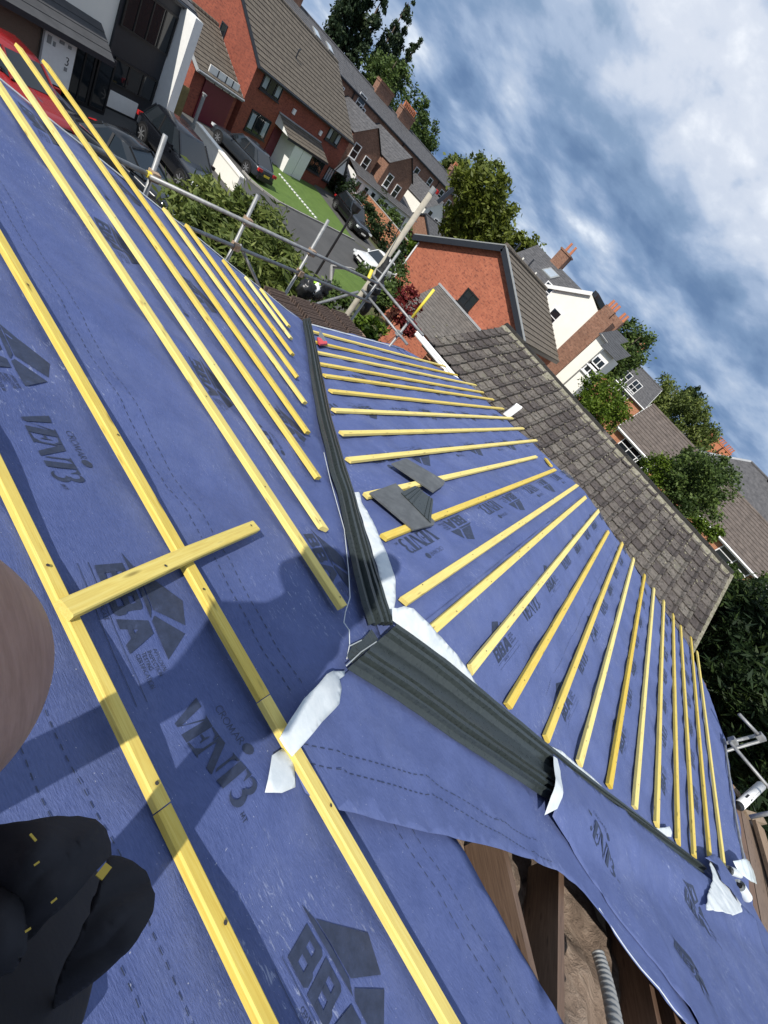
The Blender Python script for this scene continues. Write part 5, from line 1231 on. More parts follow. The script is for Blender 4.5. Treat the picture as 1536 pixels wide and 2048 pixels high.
# poplars on the skyline
POPS = [(668, 62, 100, 1.6, 6.0, 'poplar leaning at the left of the tall cluster'), (690, 34, 102, 2.0, 9.5, 'tallest poplar in the skyline cluster'), (712, 44, 104, 1.8, 8.5, 'poplar just right of the tallest one'), (728, 72, 103, 1.6, 6.5, 'short poplar closing the right of the cluster'),
        (762, 108, 108, 1.5, 6.8, 'poplar standing in the gap right of the cluster'), (776, 126, 110, 1.2, 5.2, 'slim poplar beside the gap'), (798, 150, 112, 1.2, 5.0, 'lone slim poplar at the right end of the row')]
for u, v, D, rw, rh, lab in POPS:
    c = atD(u, v, D); b = Vector((c.x, c.y, 0)); bl = []
    for k in range(9): f_ = k / 8; bl.append(((random.uniform(-.3, .3) * rw, random.uniform(-.3, .3) * rw, c.z - rh + 2 * rh * f_), (rw * (1.15 - .85 * f_), rw * (1.15 - .85 * f_), rh * .26)))
    plant('poplar_tree', lab, 'tree', b, bl, .26, 'leaf_poplar', 2.6, 'poplars on the skyline', .3, flat_=1.8)
px_tree('broad_tree', 'round mid green tree under the poplars behind the terrace', 'tree', 768, 168, 92, 4.6, 4.2, .25, 'leaf_mid', trunk=.25)
px_tree('broad_tree', 'dark tree showing above the middle of the terrace ridge', 'tree', 815, 232, 104, 4.0, 4.5, .27, 'leaf_mid', trunk=.25)
px_tree('broad_tree', 'low dark tree behind the far chimney row of the terrace', 'tree', 846, 270, 112, 4.0, 4.0, .28, 'leaf_mid', trunk=.25)
px_tree('broad_tree', 'small round tree at the far end of the terrace', 'tree', 908, 345, 84, 2.4, 2.5, .3, 'leaf_willow', trunk=.2)
px_tree('broad_tree', 'airy pale tree rising above the olive green tree', 'tree', 962, 366, 62, 2.4, 2.9, .26, 'leaf_willow', trunk=.16, dens=.5)
px_tree('broad_tree', 'large dense olive green tree left of the red gable', 'tree', 955, 436, 44, 3.6, 3.3, .17, 'leaf_olive', trunk=.22, dens=1.4, lobes=9, elong=2.6, droop=.25)
px_tree('broad_tree', 'olive green tree peeping over the red gable ridge', 'tree', 1040, 492, 46, 2.2, 1.5, .2, 'leaf_olive', trunk=.18)
px_tree('broad_tree', 'dark green tree right of the white rear wing', 'tree', 1246, 704, 50, 3.2, 3.4, .17, 'leaf_mid', trunk=.2, lobes=8)
px_tree('garden_bush', 'bright yellow green bush behind the mossy ridge', 'bush', 1198, 795, 26, 1.75, 1.5, .08, 'leaf_bright', lobes=7)
px_tree('broad_tree', 'pale willow like tree beside the orange sash house', 'tree', 1330, 800, 74, 3.0, 3.6, .20, 'leaf_willow', trunk=.2, droop=.5)
px_tree('broad_tree', 'spreading willow like tree on the right skyline', 'tree', 1376, 850, 70, 4.2, 3.8, .20, 'leaf_willow', trunk=.22, droop=.5, lobes=8)
px_tree('broad_tree', 'dark conifer top between the two willow like trees', 'tree', 1362, 802, 90, 1.6, 3.0, .28, 'leaf_dark', trunk=.2)
px_tree('garden_tree', 'dark leafy tree in front of the orange brick house', 'tree', 1395, 975, 22, 2.1, 1.75, .07, 'leaf_mid', trunk=.12, lobes=9)
px_tree('garden_bush', 'yellow green shrub at the left foot of the dark garden tree', 'bush', 1302, 940, 21, .8, .8, .06, 'leaf_bright')
px_tree('garden_bush', 'flowering yellow green shrub right of the dark garden tree', 'bush', 1408, 1062, 20, .7, .8, .06, 'leaf_bright')
px_tree('garden_bush', 'trailing green shrub beside the open white window', 'bush', 1450, 1155, 16, .6, .5, .08, 'leaf_mid')
px_tree('garden_bush', 'shrub in front of the right hand window', 'bush', 1530, 1180, 24, .9, .9, .1, 'leaf_mid')
# dark conifers in the gap between the houses
CON = [(1440, 1235, 15.5, 1.2, 1.5, 'dark conifer nearest the mossy roof corner'), (1500, 1240, 17.0, 1.5, 1.7, 'dark conifer in front of the orange brick wall'), (1430, 1340, 14.0, 1.2, 1.7, 'dark conifer beside the hip end'), (1500, 1345, 15.0, 1.5, 1.9, 'dark conifer behind the scaffold tubes'),
       (1545, 1440, 13.5, 1.5, 1.8, 'dark conifer at the right edge of the picture'), (1480, 1440, 13.0, 1.2, 1.5, 'low dark conifer under the scaffold tubes'), (1550, 1300, 14.0, 1.2, 1.6, 'dark conifer at the upper right of the group'), (1570, 1560, 12.0, 1.3, 1.6, 'lowest dark conifer by the eaves')]
for u, v, D, rw, rh, lab in CON:
    px_tree('conifer_tree', lab, 'tree', u, v, D, rw, rh, .05, 'leaf_dark', trunk=.12, elong=5.0, group='dark conifers between the houses', dens=.62, lobes=8, flat_=.6, droop=.12)
# garden tree by the scaffold, with long drooping leaves
c = atD(470, 500, 12.0); bl = []
for u, v, D, r_ in ((405, 420, 12.6, .85), (440, 455, 12.2, 1.0), (500, 440, 12.6, .9), (470, 500, 11.8, 1.1), (420, 490, 11.2, .9), (530, 490, 12.2, .85), (540, 540, 11.6, .9), (490, 550, 11.0, 1.0), (575, 545, 11.8, .7), (445, 395, 13.2, .55), (560, 590, 11.0, .7), (520, 590, 10.6, .7)):
    p = atD(u, v, D); bl.append(((p.x - c.x, p.y - c.y, p.z), (r_, r_, r_ * .8)))
plant('garden_tree', 'leafy garden tree with long drooping leaves beyond the scaffold rails', 'tree', (c.x, c.y, 0), bl, .058, 'leaf_willow', .55, None, .13, 4.2, .5, .16, 9)
# hedges
def hedge(label, pts, h, w, mat='leaf_mid', size=.13, dens=1.0):
    base = Vector((*pts[0], 0)); bl = []
    for (x0, y0), (x1, y1) in zip(pts, pts[1:]):
        n = max(1, int(math.hypot(x1 - x0, y1 - y0) / (w * .9)))
        for i in range(n + 1):
            t_ = i / n; hh = h * random.uniform(.8, 1.15); bl.append(((x0 + (x1 - x0) * t_ - base.x + random.uniform(-.2, .2), y0 + (y1 - y0) * t_ - base.y + random.uniform(-.2, .2), hh * .5), (w * .62, w * .62, hh * .52)))
    return plant('hedge', label, 'hedge', base, bl, size, mat, dens)
hedge('dark green hedge running behind the black car', [(38.2, 40), (37.8, 33), (37.2, 27), (36.6, 24.5)], 2.3, 1.7, 'leaf_dark', .16)
hedge('mixed green hedge along the garden wall top', [(43.5, 42), (43.2, 34), (42, 27)], 2.6, 1.6, 'leaf_mid', .17)
hedge('hedge between the red gable house and the street', [(36.5, 22.5), (33.5, 20.3), (31, 18.4)], 1.7, 1.2, 'leaf_mid', .13)
px_tree('garden_bush', 'green shrub left of the red gable wall', 'bush', 792, 566, 26, .9, 1.1, .11, 'leaf_mid')
px_tree('garden_bush', 'green shrub in front of the white parked car', 'bush', 735, 545, 24, .6, .5, .09, 'leaf_mid')
px_tree('garden_bush', 'pale green shrub at the corner of the red gable', 'bush', 832, 510, 30, .8, .7, .11, 'leaf_bright')
px_tree('red_maple', 'dark red leaved maple beside the scaffold end', 'tree', 808, 618, 15.0, .75, .62, .07, 'leaf_red', trunk=.05)
px_tree('garden_bush', 'bright green shrub below the scaffold corner', 'bush', 736, 658, 10.2, .42, .4, .06, 'leaf_bright')
px_tree('garden_bush', 'leafy shrub behind the stacked old tiles', 'bush', 660, 600, 10.6, .45, .4, .06, 'leaf_mid')
px_tree('garden_bush', 'shrub by the corner lawn behind the scaffold', 'bush', 760, 590, 15, .7, .5, .08, 'leaf_mid')
# far woods on the horizon
cl = []
for i in range(120):
    a = R_(-70 + 160 * i / 119); D = 170 + 60 * random.random(); cl.append(((math.cos(a) * D, math.sin(a) * D, 2.5), (9, 9, random.uniform(3.0, 5.0)), 260, 14))
me = leaf_mesh('distant_woods', cl, .9, 'leaf_mid', 1, 1.4, 99); o = bpy.data.objects.new('distant_woods', me); COL.objects.link(o); tag(o, 'far belt of trees closing the horizon', 'woods', kind='stuff')

# ================================================================== CARS
def car(name, label, x, y, ang, L, W, H, pm, kind='suv', plate='plate_white', rail=False, detail=True):
    o = thing(name, (x, y, 0.01), label, 'car', 'parked cars'); ax = Vector((math.cos(ang), math.sin(ang), 0)); ay = Vector((-ax.y, ax.x, 0)); b = Vector((x, y, .015))
    P = lambda u, v, w: b + ax * u + ay * v + EZ * w
    hl = L / 2; gr_ = .2 if kind == 'suv' else .16; belt = H * .60 if kind == 'suv' else H * .62; hood = belt * .98 if kind == 'suv' else belt * .92
    st = [(-hl, gr_ + .2, belt * .80, .80), (-hl + .08, gr_ + .05, belt * .97, .93), (-hl + .5, gr_, belt * 1.0, 1.0), (-hl * .4, gr_, belt * 1.01, 1.0), (hl * .15, gr_, belt, 1.0), (hl * .42, gr_, hood, 1.0), (hl * .78, gr_, hood * .93, .97), (hl - .16, gr_ + .03, hood * .86, .90), (hl, gr_ + .14, hood * .66, .78)]
    V_ = []; F_ = []
    for u, z0, z1, k in st:
        w = W / 2 * k
        for yy, zz in ((-.90, z0), (-1.0, z0 + .14), (-1.0, (z0 + z1) * .55), (-.97, z1 - .09), (-.88, z1), (0, z1 + .03), (.88, z1), (.97, z1 - .09), (1.0, (z0 + z1) * .55), (1.0, z0 + .14), (.90, z0)): V_.append(P(u, yy * w, zz))
    n = 11
    for i in range(len(st) - 1):
        for k in range(n): a = i * n + k; c = i * n + (k + 1) % n; F_.append((a, a + n, c + n, c))
    F_.append(tuple(range(n))); e = (len(st) - 1) * n; F_.append(tuple(e + k for k in reversed(range(n))))
    bo = MB().add(V_, F_).obj('body', MAT[pm], o, True)
    md = bo.modifiers.new('s', 'SUBSURF'); md.levels = 1; md.render_levels = 2
    # glasshouse
    if kind == 'suv': g0, g1, r0, r1 = -hl + .22, hl * .34, -hl + .62, hl * .02
    elif kind == 'hatch': g0, g1, r0, r1 = -hl + .30, hl * .36, -hl + .85, hl * .02
    else: g0, g1, r0, r1 = -hl + .55, hl * .34, -hl + 1.25, -.02 * hl
    wb, wr = W / 2 * .90, W / 2 * .70; z0, z1 = belt - .02, H
    bt = [(g0, -wb * .9), (g0 + .3, -wb), (g1 - .5, -wb), (g1, -wb * .86), (g1, wb * .86), (g1 - .5, wb), (g0 + .3, wb), (g0, wb * .9)]
    rf = [(r0, -wr * .92), (r0 + .2, -wr), (r1 - .3, -wr), (r1, -wr * .9), (r1, wr * .9), (r1 - .3, wr), (r0 + .2, wr), (r0, wr * .92)]
    MB().add([P(u, v, z0) for u, v in bt] + [P(u, v, z1 - .06) for u, v in rf], [(i, (i + 1) % 8, (i + 1) % 8 + 8, i + 8) for i in range(8)]).obj('windows', MAT['glass'], o)
    rm = MB(); rm.add([P(u, v, z1 - .065) for u, v in rf] + [P(u + (.06 if u < 0 else -.06), v * .9, z1) for u, v in rf], [tuple(range(8, 16))] + [(i, (i + 1) % 8, (i + 1) % 8 + 8, i + 8) for i in range(8)]); rm.obj('roof', MAT[pm], o, True)
    for s in (-1, 1):
        pairs = [(bt[0], rf[0]), (bt[3], rf[3])] if s < 0 else [(bt[7], rf[7]), (bt[4], rf[4])]
        for (u, v), (u2_, v2_) in pairs:
            MB().bar(P(u, v * 1.005, z0), P(u2_, v2_ * 1.01, z1 - .05), .07, .05, ay).obj('pillar', MAT[pm], o)
        um = (g0 + g1) / 2 - .1; MB().bar(P(um, s * wb * 1.005, z0), P((r0 + r1) / 2 - .05, s * wr * 1.01, z1 - .05), .08, .03, ay).obj('pillar', MAT['black_plastic'], o)
        MB().bar(P(g0 + .2, s * (wb + .012), z0 + .03), P(g1 - .3, s * (wb + .012), z0 + .03), .02, .03).obj('window_trim', MAT['chrome'], o)
        mr = P(g1 - .42, s * (W / 2 + .06), z0 + .08); MB().box(mr, .12, .2, .14, ax, ay, EZ).obj('mirror', MAT[pm], o)
        if rail: MB().tube([P(r0 + .1, s * wr * .93, z1 + .02), P(r0 + .25, s * wr * .95, z1 + .06), P(r1 - .35, s * wr * .95, z1 + .06), P(r1 - .2, s * wr * .93, z1 + .01)], .02, 6).obj('roof_rail', MAT['alloy'], o)
        for wx in (-hl + .82, hl - .88):
            r_ = .36 if kind == 'suv' else .32; c = P(wx, s * (W / 2 - .10), r_ - .01)
            MB().tube([c - ay * s * .05 + EZ * .03, c + ay * s * .108 + EZ * .03], r_ + .055, 20).obj('wheel_arch', MAT['black_plastic'], o)
            wl_ = MB().tube([c - ay * s * .12, c + ay * s * .09, c + ay * s * .125], [r_, r_, r_ * .93], 20).obj('wheel', MAT['rubber'], o)
            mm = MB(); cc = c + ay * s * .128; mm.tube([cc - ay * s * .02, cc + ay * s * .003], r_ * .70, 18); rim = mm.obj('rim', MAT['black_plastic'], wl_)
            sp = MB()
            for k in range(7):
                t_ = 2 * math.pi * k / 7; d = ax * math.cos(t_) + EZ * math.sin(t_); sp.bar(cc + ay * s * .008 + d * .02, cc + ay * s * .008 + d * r_ * .68, .045, .012, ay)
            tag(sp.obj('spokes', MAT['alloy'], wl_), kind='stuff')
        fl = P(hl - .17, s * W * .35, hood * .72); MB().box(fl, .26, .42, .13, (ax - ay * s * .25).normalized(), (ay + ax * s * .25).normalized(), EZ).obj('headlight', MAT['lens'], o)
        tl = P(-hl + .06, s * W * .38, belt * .82); MB().box(tl, .14, .34, .16, ax, ay, EZ).obj('tail_light', MAT['red_plastic'], o)
    MB().box(P(hl - .03, 0, hood * .60), .10, .62, .22, ax, ay, EZ).obj('grille', MAT['black_plastic'], o)
    MB().box(P(hl + .005, 0, gr_ + .16), .06, 1.1, .16, ax, ay, EZ).obj('lower_intake', MAT['black_plastic'], o)
    MB().box(P(hl + .035, 0, gr_ + .26), .02, .52, .115, ax, ay, EZ).obj('number_plate', MAT['plate_white'], o)
    MB().box(P(-hl - .005, 0, belt * .62), .02, .52, .115, ax, ay, EZ).obj('number_plate', MAT['plate_yellow'], o)
    MB().box(P(-hl + .02, 0, gr_ + .2), .1, W * .8, .2, ax, ay, EZ).obj('bumper', MAT['black_plastic'], o)
    return o
car('parked_car', 'black sports utility car parked nose out by the white fin wall', 13.55, 21.55, R_(-87), 4.85, 1.98, 1.66, 'paint_navy', 'suv')
car('parked_car', 'dark grey hatchback parked nose in beside the lawn', 21.4, 28.9, R_(103), 4.3, 1.82, 1.5, 'paint_grey', 'hatch')
car('parked_car', 'black estate car with silver roof rails by the hedge', 34.0, 30.3, R_(-101), 4.8, 1.92, 1.7, 'paint_black', 'suv', rail=True)
car('parked_car', 'white saloon car parked on the road near the scaffold corner', 29.4, 22.0, R_(186), 4.5, 1.82, 1.42, 'paint_car_white', 'saloon')
car('parked_car', 'red hatchback half hidden behind the long battens', 7.35, 20.7, R_(-74), 4.1, 1.78, 1.42, 'paint_red', 'hatch')
car('parked_car', 'black saloon with chrome trim nearest the roof edge', 9.9, 18.0, R_(-60), 4.6, 1.82, 1.40, 'paint_black', 'saloon')

# ================================================================== SCAFFOLD
SC = thing('scaffold', (3.6, 5.1, 0), 'galvanised tube scaffold along the street side eaves', 'scaffold')
YS, XS, Z1, Z2 = 5.12, 7.15, CAMZ - 1.765, CAMZ - 2.11
def tubep(name, p, q, parent, mat='galv', r=.0242): return MB().tube([p, q], r, 10).obj(name, MAT[mat], parent, True)
tubep('guard_rail', (-1.0, YS - .05, Z1), (3.05, YS - .05, Z1 + .0), SC); tubep('guard_rail', (2.9, YS - .10, Z1 - .0), (XS + .15, YS - .05, Z1 + .02), SC)
tubep('guard_rail', (-.5, YS - .05, Z2), (XS + .1, YS - .05, Z2), SC)
for (u, v), dx in (((331, 270), 0), ((516, 390), 0), ((657, 440), 0)):
    p = atY(u, v, YS); tubep('standard', (p.x, YS, 0), (p.x, YS, p.z), SC)
    for zz in (Z1, Z2): MB().box((p.x, YS - .035, zz), .085, .10, .085).obj('coupler', MAT['rusty'], SC)
p = atX(800, 501, XS); tubep('standard', (XS, p.y, 0), (XS, p.y, p.z), SC)
p = atX(822, 633, XS); q = atX(866, 578, XS); tubep('standard', (XS + .05, p.y, 0), (XS + .05, p.y, Z1 + .02), SC); tubep('painted_tube_end', (XS + .05, p.y, Z1 + .02), (XS + .05, p.y, q.z), SC, 'yellow_paint', .025)
tubep('end_rail', (XS, 5.35, Z1 + .03), (XS, 3.72, Z1 + .03), SC); tubep('end_rail', (XS, 5.3, Z2 + .06), (XS, 3.85, Z2 + .06), SC)
for zz in (Z1 + .03, Z2 + .06): MB().box((XS + .03, p.y, zz), .1, .085, .085).obj('coupler', MAT['galv'], SC)
for x in (1.4, 3.2, 5.0, 6.8): tubep('transom', (x, 4.05, CAMZ - 2.80), (x, 5.3, CAMZ - 2.80), SC)
for zz in (CAMZ - 2.86,): tubep('ledger', (-1, YS, zz), (XS + .2, YS, zz), SC); tubep('ledger', (-1, 4.2, zz), (XS + .2, 4.2, zz), SC)
tubep('brace', (5.2, YS + .04, CAMZ - 3.1), (6.9, YS + .04, Z2 + .05), SC); tubep('brace', (5.6, YS + .05, CAMZ - 3.1), (4.3, YS + .05, Z2), SC)
for i in range(4):
    y = 4.22 + i * .235; bm_ = MB().box((3.6 + .1 * i, y + .11, CAMZ - 2.745), 7.4, .222, .038); bm_.obj('scaffold_board', MAT['old_board'], SC)
MB().box((6.2, 5.08, CAMZ - 2.62), 1.6, .03, .2).obj('toe_board', MAT['old_board'], SC)
# stacked old tiles standing on edge on the platform
stk = bpy.data.meshes.new('roof_tile'); m = MB().box((.19, 0, .155), .40, .020, .31); stk.from_pydata(m.v, [], m.f)
t = NT('stack_tile'); v = t.coord('Object'); f = t.noise(v, 14, 6, .7); t.fin(t.ramp(f, [(.3, (.055, .035, .028)), (.6, (.12, .082, .066)), (.8, (.26, .20, .17))]), .9, f, .4, .004); stk.materials.append(MAT['stack_tile'])
for c_, wd_ in enumerate(('leftmost', 'second', 'third', 'rightmost')):
    for i in range(13):
        o = place('roof_tile', stk, None, Matrix.Translation((4.80 + c_ * .50 + random.uniform(-.02, .02), 4.26 + i * .052, CAMZ - 2.722 + random.uniform(-.0, .012))) @ Matrix.Rotation(R_(random.uniform(-14, -8)), 4, 'X') @ Matrix.Rotation(R_(random.uniform(-2, 2)), 4, 'Z'))
        tag(o, 'old brown roof tile stood on edge in the %s stack on the scaffold' % wd_, 'roof tile', 'tiles in the %s scaffold stack' % wd_)
# crumpled work clothes hung on the rail
JK = thing('work_jacket', atY(632, 582, 5.35), 'crumpled black and white work jacket with green strip on the scaffold', 'jacket')
def lump(u, v, Y, r, sx, sy, sz, mat, name, seed):
    c = atY(u, v, Y); bm = bmesh.new(); bmesh.ops.create_icosphere(bm, subdivisions=3, radius=1)
    vs = [c + Vector((w.co.x * sx, w.co.y * sy, w.co.z * sz)) * r * (1 + .75 * noise.noise(w.co * 2.6 + Vector((seed, 0, 0)))) for w in bm.verts]; bm.verts.index_update(); fs = [tuple(w.index for w in f.verts) for f in bm.faces]; bm.free()
    return MB().add(vs, fs).obj(name, MAT[mat], JK, True)
lump(612, 578, 5.35, .14, 1, .8, 1.2, 'bag_black', 'cloth', 1); lump(628, 582, 5.32, .11, 1.1, .6, 1, 'upvc', 'stripe', 2); lump(634, 590, 5.28, .10, 1.3, .6, .9, 'bag_black', 'sleeve', 3); lump(648, 577, 5.35, .12, 1, .8, 1, 'bag_black', 'cloth', 5); lump(636, 568, 5.42, .08, 1.2, .8, .5, 'hivis', 'green_strip', 6)
# telegraph pole rising behind the scaffold corner, black netting tied to it
DP = 9.35; pt_ = atD(862, 387, DP); pb = Vector((pt_.x, pt_.y, 0)); LP = thing('telegraph_pole', pb, 'weathered grey telegraph pole rising behind the scaffold corner', 'pole')
MB().tube([pb, pb.lerp(pt_, .6), pt_], [.066, .058, .050], 14).obj('pole_shaft', MAT['pole_wood'], LP, True)
MB().tube([pt_, pt_ + EZ * .10], .055, 12).obj('pole_cap', MAT['fascia_grey'], LP); MB().box(pt_ + Vector((.06, -.04, .08)), .06, .05, .06).obj('insulator', MAT['red_plastic'], LP); MB().bar(pt_ + Vector((.10, -.14, -.02)), pt_ + Vector((.16, -.20, .28)), .06, .06).obj('bracket', MAT['fascia_dark'], LP)
n0, n1 = atD(716, 622, DP - .24), atD(770, 506, DP - .20); NET = thing('net_bundle', n0, 'black bundle of rolled netting tied along the telegraph pole', 'netting')
P = []; rr = []
for i in range(41):
    t_ = i / 40; P.append(n0.lerp(n1, t_) + Vector((.03, -.10, .0)) + Vector([.03 * noise.noise(Vector((t_ * 9, k, 0))) for k in range(3)])); rr.append((.04 + .105 * math.sin(math.pi * min(1, t_ * 1.05)) ** .6) * (1 + .30 * noise.noise(Vector((t_ * 14, 7, 0)))) * (1 - .25 * t_))
MB().tube(P, rr, 12).obj('rolled_net', MAT['black_net'], NET, True)
for t_ in (.25, .5, .75):
    i = int(t_ * 40); d = (P[i + 1] - P[i - 1]).normalized(); MB().tube([P[i] - d * .008, P[i] + d * .008], rr[i] + .004, 12).obj('cable_tie', MAT['fascia_grey'], NET)
e = atD(812, 434, DP - .1); MB().tube([n1, n1.lerp(e, .5) - EZ * .02, e], .009, 6).obj('black_cable', MAT['black_plastic'], NET)
# yellow tape on the corner
a, b = atY(737, 557, YS - .06), atY(744, 540, YS); MB().tube([a, b], .032, 8).obj('tape_wrap', MAT['yellow_paint'], SC)
p = atY(303, 352, YS - .05); MB().tube([p - EX * .05, p + EX * .05], .034, 8).obj('tape_wrap', MAT['yellow_paint'], SC)

# second scaffold by the lower eaves
S2 = thing('rear_scaffold', (7.4, -4.9, 0), 'short white scaffold tubes beyond the lower right eaves', 'scaffold')
X2 = 7.5
def a2(u, v, X=X2): return atX(u, v, X)
p, q = a2(1478, 1428, 7.7), a2(1521, 1474, 7.7); tubep('guard_rail', p, q, S2, 'galv'); p2, q2 = a2(1460, 1484), a2(1540, 1578); tubep('guard_rail', p2, p2 + (q2 - p2) * 1.8, S2, 'galv')
r1, r2 = a2(1452, 1486), a2(1516, 1470, 7.9); tubep('transom', r1, r2, S2); MB().box(r1.lerp(r2, .22), .1, .09, .09).obj('coupler', MAT['galv'], S2); MB().box(q, .09, .1, .09).obj('coupler', MAT['galv'], S2)
tubep('transom', a2(1500, 1634, 6.2), a2(1560, 1622, 6.2), S2)
p = a2(1521, 1474, 7.75); tubep('standard', (p.x, p.y - .05, 0), (p.x, p.y - .05, p.z + .02), S2)
zb = CAMZ - 2.95
for i in range(3): MB().box((4.7, -4.78 - i * .24, CAMZ - 2.62), 5.0, .225, .04).obj('scaffold_board', MAT['brown_board'], S2)
a, b = atZ(1516, 1650, CAMZ - 2.54), atZ(1548, 1760, CAMZ - 2.54); MB().bar(a, b + (b - a) * 1.5, .17, .05).obj('scaffold_board', MAT['old_board'], S2)
a, b = atZ(1488, 1630, CAMZ - 2.62), atZ(1522, 1640, CAMZ - 2.62)
BLK = thing('timber_offcut', a, 'pale timber block under the white sealant tube', 'offcut'); MB().bar(a, b, .12, .10).obj('block', MAT['old_board'], BLK); a, b = atZ(1462, 1572, CAMZ - 2.6), atZ(1480, 1592, CAMZ - 2.6); MB().bar(a, b, .12, .03).obj('block', MAT['old_board'], BLK)
# white sealant tube with black lettering
ta_, tb_ = atZ(1478, 1612, CAMZ - 2.5), atZ(1521, 1572, CAMZ - 2.42); dv = (tb_ - ta_).normalized(); ST = thing('sealant_tube', ta_, 'white tube with black lettering by the lower eaves', 'tube'); rt = .062
MB().tube([ta_, tb_], rt, 20).obj('tube_body', MAT['upvc'], ST, True); MB().tube([tb_, tb_ + dv * .02, tb_ + dv * .06, tb_ + dv * .075], [rt * 1.03, rt * 1.03, rt * .9, rt * .4], 20).obj('cap', MAT['galv'], ST, True); MB().tube([ta_ - dv * .05, ta_], [rt * .5, rt * 1.01], 16).obj('tube_end', MAT['bag_black'], ST)
vw = (Vector((0, 0, CAMZ)) - ta_).normalized(); sdv = dv.cross(vw).normalized(); upv = sdv.cross(dv)
def wrap(polys, s0, k, x0):
    m = MB()
    for poly in polys:
        r = delaunay_2d_cdt([Vector(p) for p in poly], [(i, (i + 1) % len(poly)) for i in range(len(poly))], [], 1, 1e-6)
        vs = []
        for q in r[0]:
            th = (x0 + q[0] * k) / rt; vs.append(ta_ + dv * (s0 + q[1] * k) + (sdv * math.sin(th) + upv * math.cos(th)) * (rt + .001))
        m.add(vs, [tuple(f) for f in r[2]])
    m.obj('lettering', MAT['label_print'], ST)
L_ = (tb_ - ta_).length
wrap(thin_text('P', 0, 0, 1, 2.2) + thin_text('C', .62, 0, .8, 2.0), L_ * .40, L_ * .34, -.05)
wrap(thin_text('BO', 0, 0, 1, 1.4), L_ * .22, L_ * .13, -.03)
wrap([[(0, 0), (.5, 0), (.5, .1), (0, .1)], [(.1, .14), (.6, .14), (.6, .2), (.1, .2)]], L_ * .82, L_ * .5, -.04)

# street lamp
lb = g(598, 604); r = ray(703, 424); hz = CAMZ + r[2] * math.hypot(*lb) / math.hypot(r[0], r[1])
LM = thing('street_lamp', (*lb, 0), 'slim black lamp post standing at the kerb', 'street lamp')
MB().tube([(*lb, 0), (*lb, 1.2), (*lb, 1.25), (*lb, hz)], [.085, .085, .055, .045], 10).obj('post_shaft', MAT['lamp_black'], LM); MB().tube([(*lb, hz), (lb[0], lb[1], hz + .1), (lb[0], lb[1], hz + .32), (lb[0], lb[1], hz + .40)], [.05, .16, .20, .05], 10).obj('lantern', MAT['lamp_black'], LM)
# trampoline netting and garden shed glimpsed by the gable
p = atD(855, 452, 33); TP = thing('garden_bench', (p.x, p.y, 0), 'pale garden table and dark chairs left of the red gable top', 'furniture')
MB().box(Vector((p.x, p.y, .72)), 1.4, 1.0, .05).obj('table_top', MAT['upvc'], TP)
for sx in (-.6, .6):
    for sy in (-.4, .4): MB().box(Vector((p.x + sx, p.y + sy, .35)), .06, .06, .7).obj('leg', MAT['upvc'], TP)

# ================================================================== PHOTOGRAPHER
def skin_obj(name, joints, bones, mat, parent, root=0, sub=2, crease=0.0):
    base = base_of(parent); me = bpy.data.meshes.new(name)
    me.from_pydata([tuple(Vector(j[0]) - base) for j in joints], bones, []); me.materials.append(MAT[mat])
    o = bpy.data.objects.new(name, me); COL.objects.link(o); o.parent = parent
    md = o.modifiers.new('skin', 'SKIN'); md.use_smooth_shade = True
    for i, j in enumerate(joints):
        sv = me.skin_vertices[0].data[i]; r = j[1]; sv.radius = r if isinstance(r, tuple) else (r, r); sv.use_root = (i == root)
    s = o.modifiers.new('sub', 'SUBSURF'); s.levels = 2; s.render_levels = sub + 2
    if crease:
        tx = bpy.data.textures.new('creases', 'CLOUDS'); tx.noise_scale = .07; tx.noise_depth = 2
        d = o.modifiers.new('creases', 'DISPLACE'); d.texture = tx; d.strength = crease; d.mid_level = .5
    return o
Z0 = CAMZ
PS = thing('person', (-.16, .05, Z0 - .84), 'person in black work shorts with bare knee, standing on the roof', 'person')
J_ = [((-.26, .03, Z0 + .02), .115), ((-.25, .07, Z0 + .20), .115), ((-.22, .10, Z0 + .40), .125), ((-.20, .11, Z0 + .56), .10), ((-.18, .08, Z0 + .64), .055), ((-.15, .08, Z0 + .70), .070), ((-.13, .08, Z0 + .80), .086), ((-.13, .08, Z0 + .87), .06),
      ((-.25, .09, Z0 - .02), .10), ((-.10, .11, Z0 - .12), .080), ((.046, .108, Z0 - .288), .066), ((-.05, .115, Z0 - .50), .050), ((-.12, .13, Z0 - .74), .038), ((-.13, .13, Z0 - .80), .038), ((-.02, .14, Z0 - .83), .036),
      ((-.25, -.02, Z0 - .02), .085), ((-.12, -.03, Z0 - .22), .075), ((.02, -.022, Z0 - .43), .048), ((-.03, -.09, Z0 - .60), .055), ((-.12, -.13, Z0 - .76), .042), ((-.14, -.13, Z0 - .81), .04), ((-.03, -.15, Z0 - .835), .036),
      ((-.20, .23, Z0 + .52), .06), ((-.24, .27, Z0 + .26), .046), ((-.12, .14, Z0 + .08), .038), ((-.065, .09, Z0 - .005), .028), ((-.035, .06, Z0 - .005), .022),
      ((-.20, .0, Z0 + .52), .055), ((-.24, -.03, Z0 + .26), .044), ((-.12, -.06, Z0 + .08), .034), ((-.065, -.06, Z0 - .005), .028), ((-.035, -.045, Z0 - .005), .022)]
B_ = [(0, 1), (1, 2), (2, 3), (3, 4), (4, 5), (5, 6), (6, 7), (0, 8), (8, 9), (9, 10), (10, 11), (11, 12), (12, 13), (13, 14), (0, 15), (15, 16), (16, 17), (17, 18), (18, 19), (19, 20), (20, 21), (3, 22), (22, 23), (23, 24), (24, 25), (25, 26), (3, 27), (27, 28), (28, 29), (29, 30), (30, 31)]
skin_obj('body', J_, B_, 'skin', PS)
